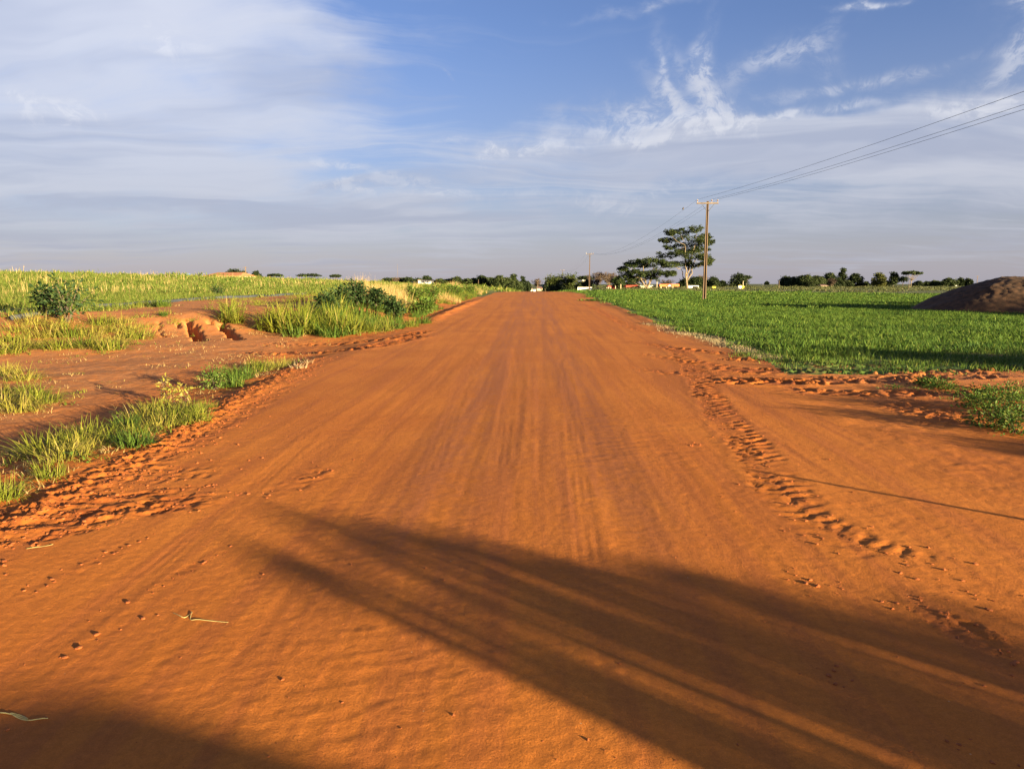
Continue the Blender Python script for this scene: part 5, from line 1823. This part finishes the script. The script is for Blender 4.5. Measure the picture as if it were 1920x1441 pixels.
def build_cane():
    """an unseen clump of upright strap leaves, added and shaped to cast the road shadow"""
    rng = random.Random(17)
    px_, py_ = -SY, SX                        # across the sunlight
    base_q = -8.5                             # metres towards the sun
    env_p = [1.92, 1.98, 2.06, 2.14, 2.24, 2.36, 2.46, 2.56, 2.66, 2.80, 2.95, 3.2, 3.4, 3.7, 4.1, 4.5]
    env_q = [1.8, 4.0, 4.7, 4.4, 3.5, 3.5, 4.6, 5.0, 4.6, 4.3, 3.75, 3.0, 2.35, 1.6, .8, .1]  # leaf tops of the unseen clump follow the outline of the road shadow
    cx, cy = 3.0 * px_ - base_q * SX, 3.0 * py_ - base_q * SY
    z0 = H0s(cx, cy)
    root = empty('shadow_cane', (cx, cy, z0 - .03))
    lf = MB(); st = MB()

    def leaf(p, q, w, segs=9):
        top = (q - base_q) * TANE + .03
        d = rng.uniform(-.5, .5)
        p0 = 3.0 + (p - 3.0) * rng.uniform(.45, .75)
        lean = rng.gauss(0, .04)
        tone = rng.random()
        prev = None
        for k in range(segs + 1):
            t = k / segs
            pp = p0 + (p - p0) * t ** 1.3 + lean * math.sin(math.pi * t)
            qq = base_q + d * (.6 + .4 * t)
            c = Vector((pp * px_ - qq * SX - cx, pp * py_ - qq * SY - cy, top * t))
            ww = w * (.35 + .65 * math.sin(math.pi * min(1, .12 + .75 * t))) * (1 - t ** 5) * .5 + .002
            side = Vector((px_, py_, 0)) * ww + Vector((-SX, -SY, 0)) * (ww * .4)
            cur = (c - side, c + side)
            if prev:
                lf.quad(prev[0], prev[1], cur[1], cur[0], tone)
            prev = cur
    for k in range(190):
        p = rng.uniform(1.95, 4.5)
        e = np.interp(p, env_p, env_q)
        leaf(p, e - abs(rng.gauss(0, .8)), rng.uniform(.018, .046))
    for k in range(80):                       # longer single leaves that feather the edge
        p = rng.uniform(1.97, 3.9)
        leaf(p, np.interp(p, env_p, env_q) + rng.uniform(-.9, .35), rng.uniform(.016, .03))
    for k in range(34):                       # leaves bent over at the top, crossing the upright ones
        p = rng.uniform(2.0, 4.2)
        e = np.interp(p, env_p, env_q) - rng.uniform(.1, 1.6)
        top = (e - base_q) * TANE
        sgn = rng.choice((-1, 1)); reach = rng.uniform(.15, .5); drop = rng.uniform(.03, .16); d = rng.uniform(-.5, .5); w = rng.uniform(.03, .055); tone = rng.random()
        prev = None
        for j in range(9):
            t = j / 8
            pp = p + sgn * reach * t; qq = base_q + d
            c = Vector((pp * px_ - qq * SX - cx, pp * py_ - qq * SY - cy, top + .05 * math.sin(math.pi * t) - drop * t * t))
            cur = (c - Vector((0, 0, w * .5 * (1 - t ** 3))), c + Vector((0, 0, w * .5 * (1 - t ** 3))))
            if prev: lf.quad(prev[0], prev[1], cur[1], cur[0], tone)
            prev = cur
        st.tube([Vector((p * px_ - qq * SX - cx, p * py_ - qq * SY - cy, 0)), Vector((p * px_ - qq * SX - cx, p * py_ - qq * SY - cy, top))], [.012, .006], 5, False)
    for k in range(30):
        p = rng.uniform(2.02, 2.5)
        leaf(p, rng.uniform(-.5, 3.2), rng.uniform(.03, .05))
    for k in range(22):
        p = 3.0 + rng.uniform(-.6, .8)
        h = .5 + rng.random() * .4
        c = Vector((p * px_ - base_q * SX - cx, p * py_ - base_q * SY - cy, 0)) + Vector((rng.uniform(-.25, .25), rng.uniform(-.25, .25), 0))
        st.tube([c, c + Vector((0, 0, h * .5)), c + Vector((.02, 0, h))], [.022, .02, .014], 6, False)
    st.build('stem', M['straw'], root)
    lf.build('foliage', M['grass'], root)
    tag(root, 'unseen strap-leaved cane clump behind the viewpoint, shaped to cast the long road shadow', 'cane')


build_cane()


def back_shrub(px, py, L, rad, label, seed, n=2400, leaf=.07, name='dense_shrub'):
    c = caster(px, py, L)
    z0 = H0s(c.x, c.y)
    h = c.z - z0
    rng = random.Random(seed)
    root = empty(name, (c.x, c.y, z0 - .05))
    mb = MB(); lb = MB()
    for k in range(9):
        a = k * .7
        limb(mb, rng, (0, 0, 0), (.6 * rad * math.cos(a), .6 * rad * math.sin(a), h * .72), .03 + .01 * h, .012, 3)
    crown_leaves(lb, rng, (0, 0, h * .60), (rad, rad, h * .36), n, leaf, .5)
    for _ in range(7):
        a = rng.uniform(0, 6.28); q = rad * rng.uniform(.3, .9)
        crown_leaves(lb, rng, (q * math.cos(a), q * math.sin(a), h * rng.uniform(.45, .78)), (rad * .4, rad * .4, h * .2), n // 8, leaf, .5)
    crown_leaves(lb, rng, (0, 0, h * .35), (rad * .85, rad * .85, h * .34), n // 2, leaf * 1.2, .5)
    mb.build('stem', M['bark_d'], root); lb.build('foliage', M['shrub'], root)
    tag(root, label, 'shrub')


def back_heap():  # unseen heap added, its dome shaped to draw the corner shadow
    n = 60
    xs = np.linspace(-2.6, 2.6, n)
    X, Y = np.meshgrid(xs, xs)
    L = 8.5
    hx, hy = -2.1 + SX * L, 2.33 + SY * L
    r2 = X ** 2 + Y ** 2
    Z = np.maximum(L * TANE - .25 * r2, -.12) + .02 * fbm(X * 1.5, Y * 1.5, 301, 3) + H0((X + hx).ravel(), (Y + hy).ravel()).reshape(X.shape)
    idx = np.arange(n * n).reshape(n, n)
    q = np.stack([idx[:-1, :-1], idx[:-1, 1:], idx[1:, 1:], idx[1:, :-1]], -1).reshape(-1, 4)
    me = bpy.data.meshes.new('shadow_heap')
    me.from_pydata(np.stack([X.ravel(), Y.ravel(), Z.ravel()], -1).tolist(), [], q.tolist())
    me.polygons.foreach_set('use_smooth', [True] * len(me.polygons))
    me.materials.append(M['mound'])
    o = bpy.data.objects.new('shadow_heap', me)
    COL.objects.link(o)
    o.location = (hx, hy, 0)
    tag(o, 'added unseen rounded heap behind the viewpoint shading the lower left corner', 'mound')


back_heap()
for k, (px, py, L) in enumerate(((1390, 570, 52), (1540, 566, 54), (1500, 576, 50), (1620, 571, 50), (1590, 581, 46), (1680, 585, 42), (1440, 566, 56))):  # unseen trees added so their crowns widen the shadow band by the mound
    back_shrub(px, py, L, 2.9, ['first', 'second', 'third', 'fourth', 'fifth', 'sixth', 'seventh'][k] + ' added unseen bushy tree shading the crop by the mound', 6 + k, 2000, .3, 'shadow_tree')
OR = ['first', 'second', 'third', 'fourth', 'fifth', 'sixth', 'seventh', 'eighth']
for k, (px, py, L, rad) in enumerate(((1610, 800, 8.5, .6), (1700, 812, 8.5, .7), (1800, 800, 8.0, .8), (1880, 860, 7.0, .7), (1930, 790, 8.5, .9), (1900, 730, 10.0, .9))):
    back_shrub(px, py, L, rad, OR[k] + ' leafy shrub outside the picture shading the right road edge', 20 + k, 2000, .07)
for k, (px, py, L, rad) in enumerate(((1400, 652, 21, 1.3), (1560, 654, 21, 1.4), (1720, 652, 21, 1.5), (1880, 648, 20, 1.6))):
    back_shrub(px, py, L, rad, OR[k] + ' tall shrub outside the picture shading the crop edge', 30 + k, 2600, .16, 'tall_shrub')
# thin stake whose shadow crosses the right side of the road
c = caster(1392, 878, 6.0)
z0 = H0s(c.x, c.y)
root = empty('stake', (c.x, c.y, z0 - .1))
mb = MB(); mb.tube([(0, 0, 0), (.005, 0, (c.z - z0) * .5), (0, 0, c.z - z0 + .1)], [.032, .028, .020], 7); mb.build('shaft', M['wood'], root)
mb = MB(); mb.tube([(0, 0, .05), (0, 0, .16)], [.05, .032], 7); mb.build('collar', M['wood'], root)
tag(root, 'thin timber stake outside the picture casting a long line of shadow', 'stake')
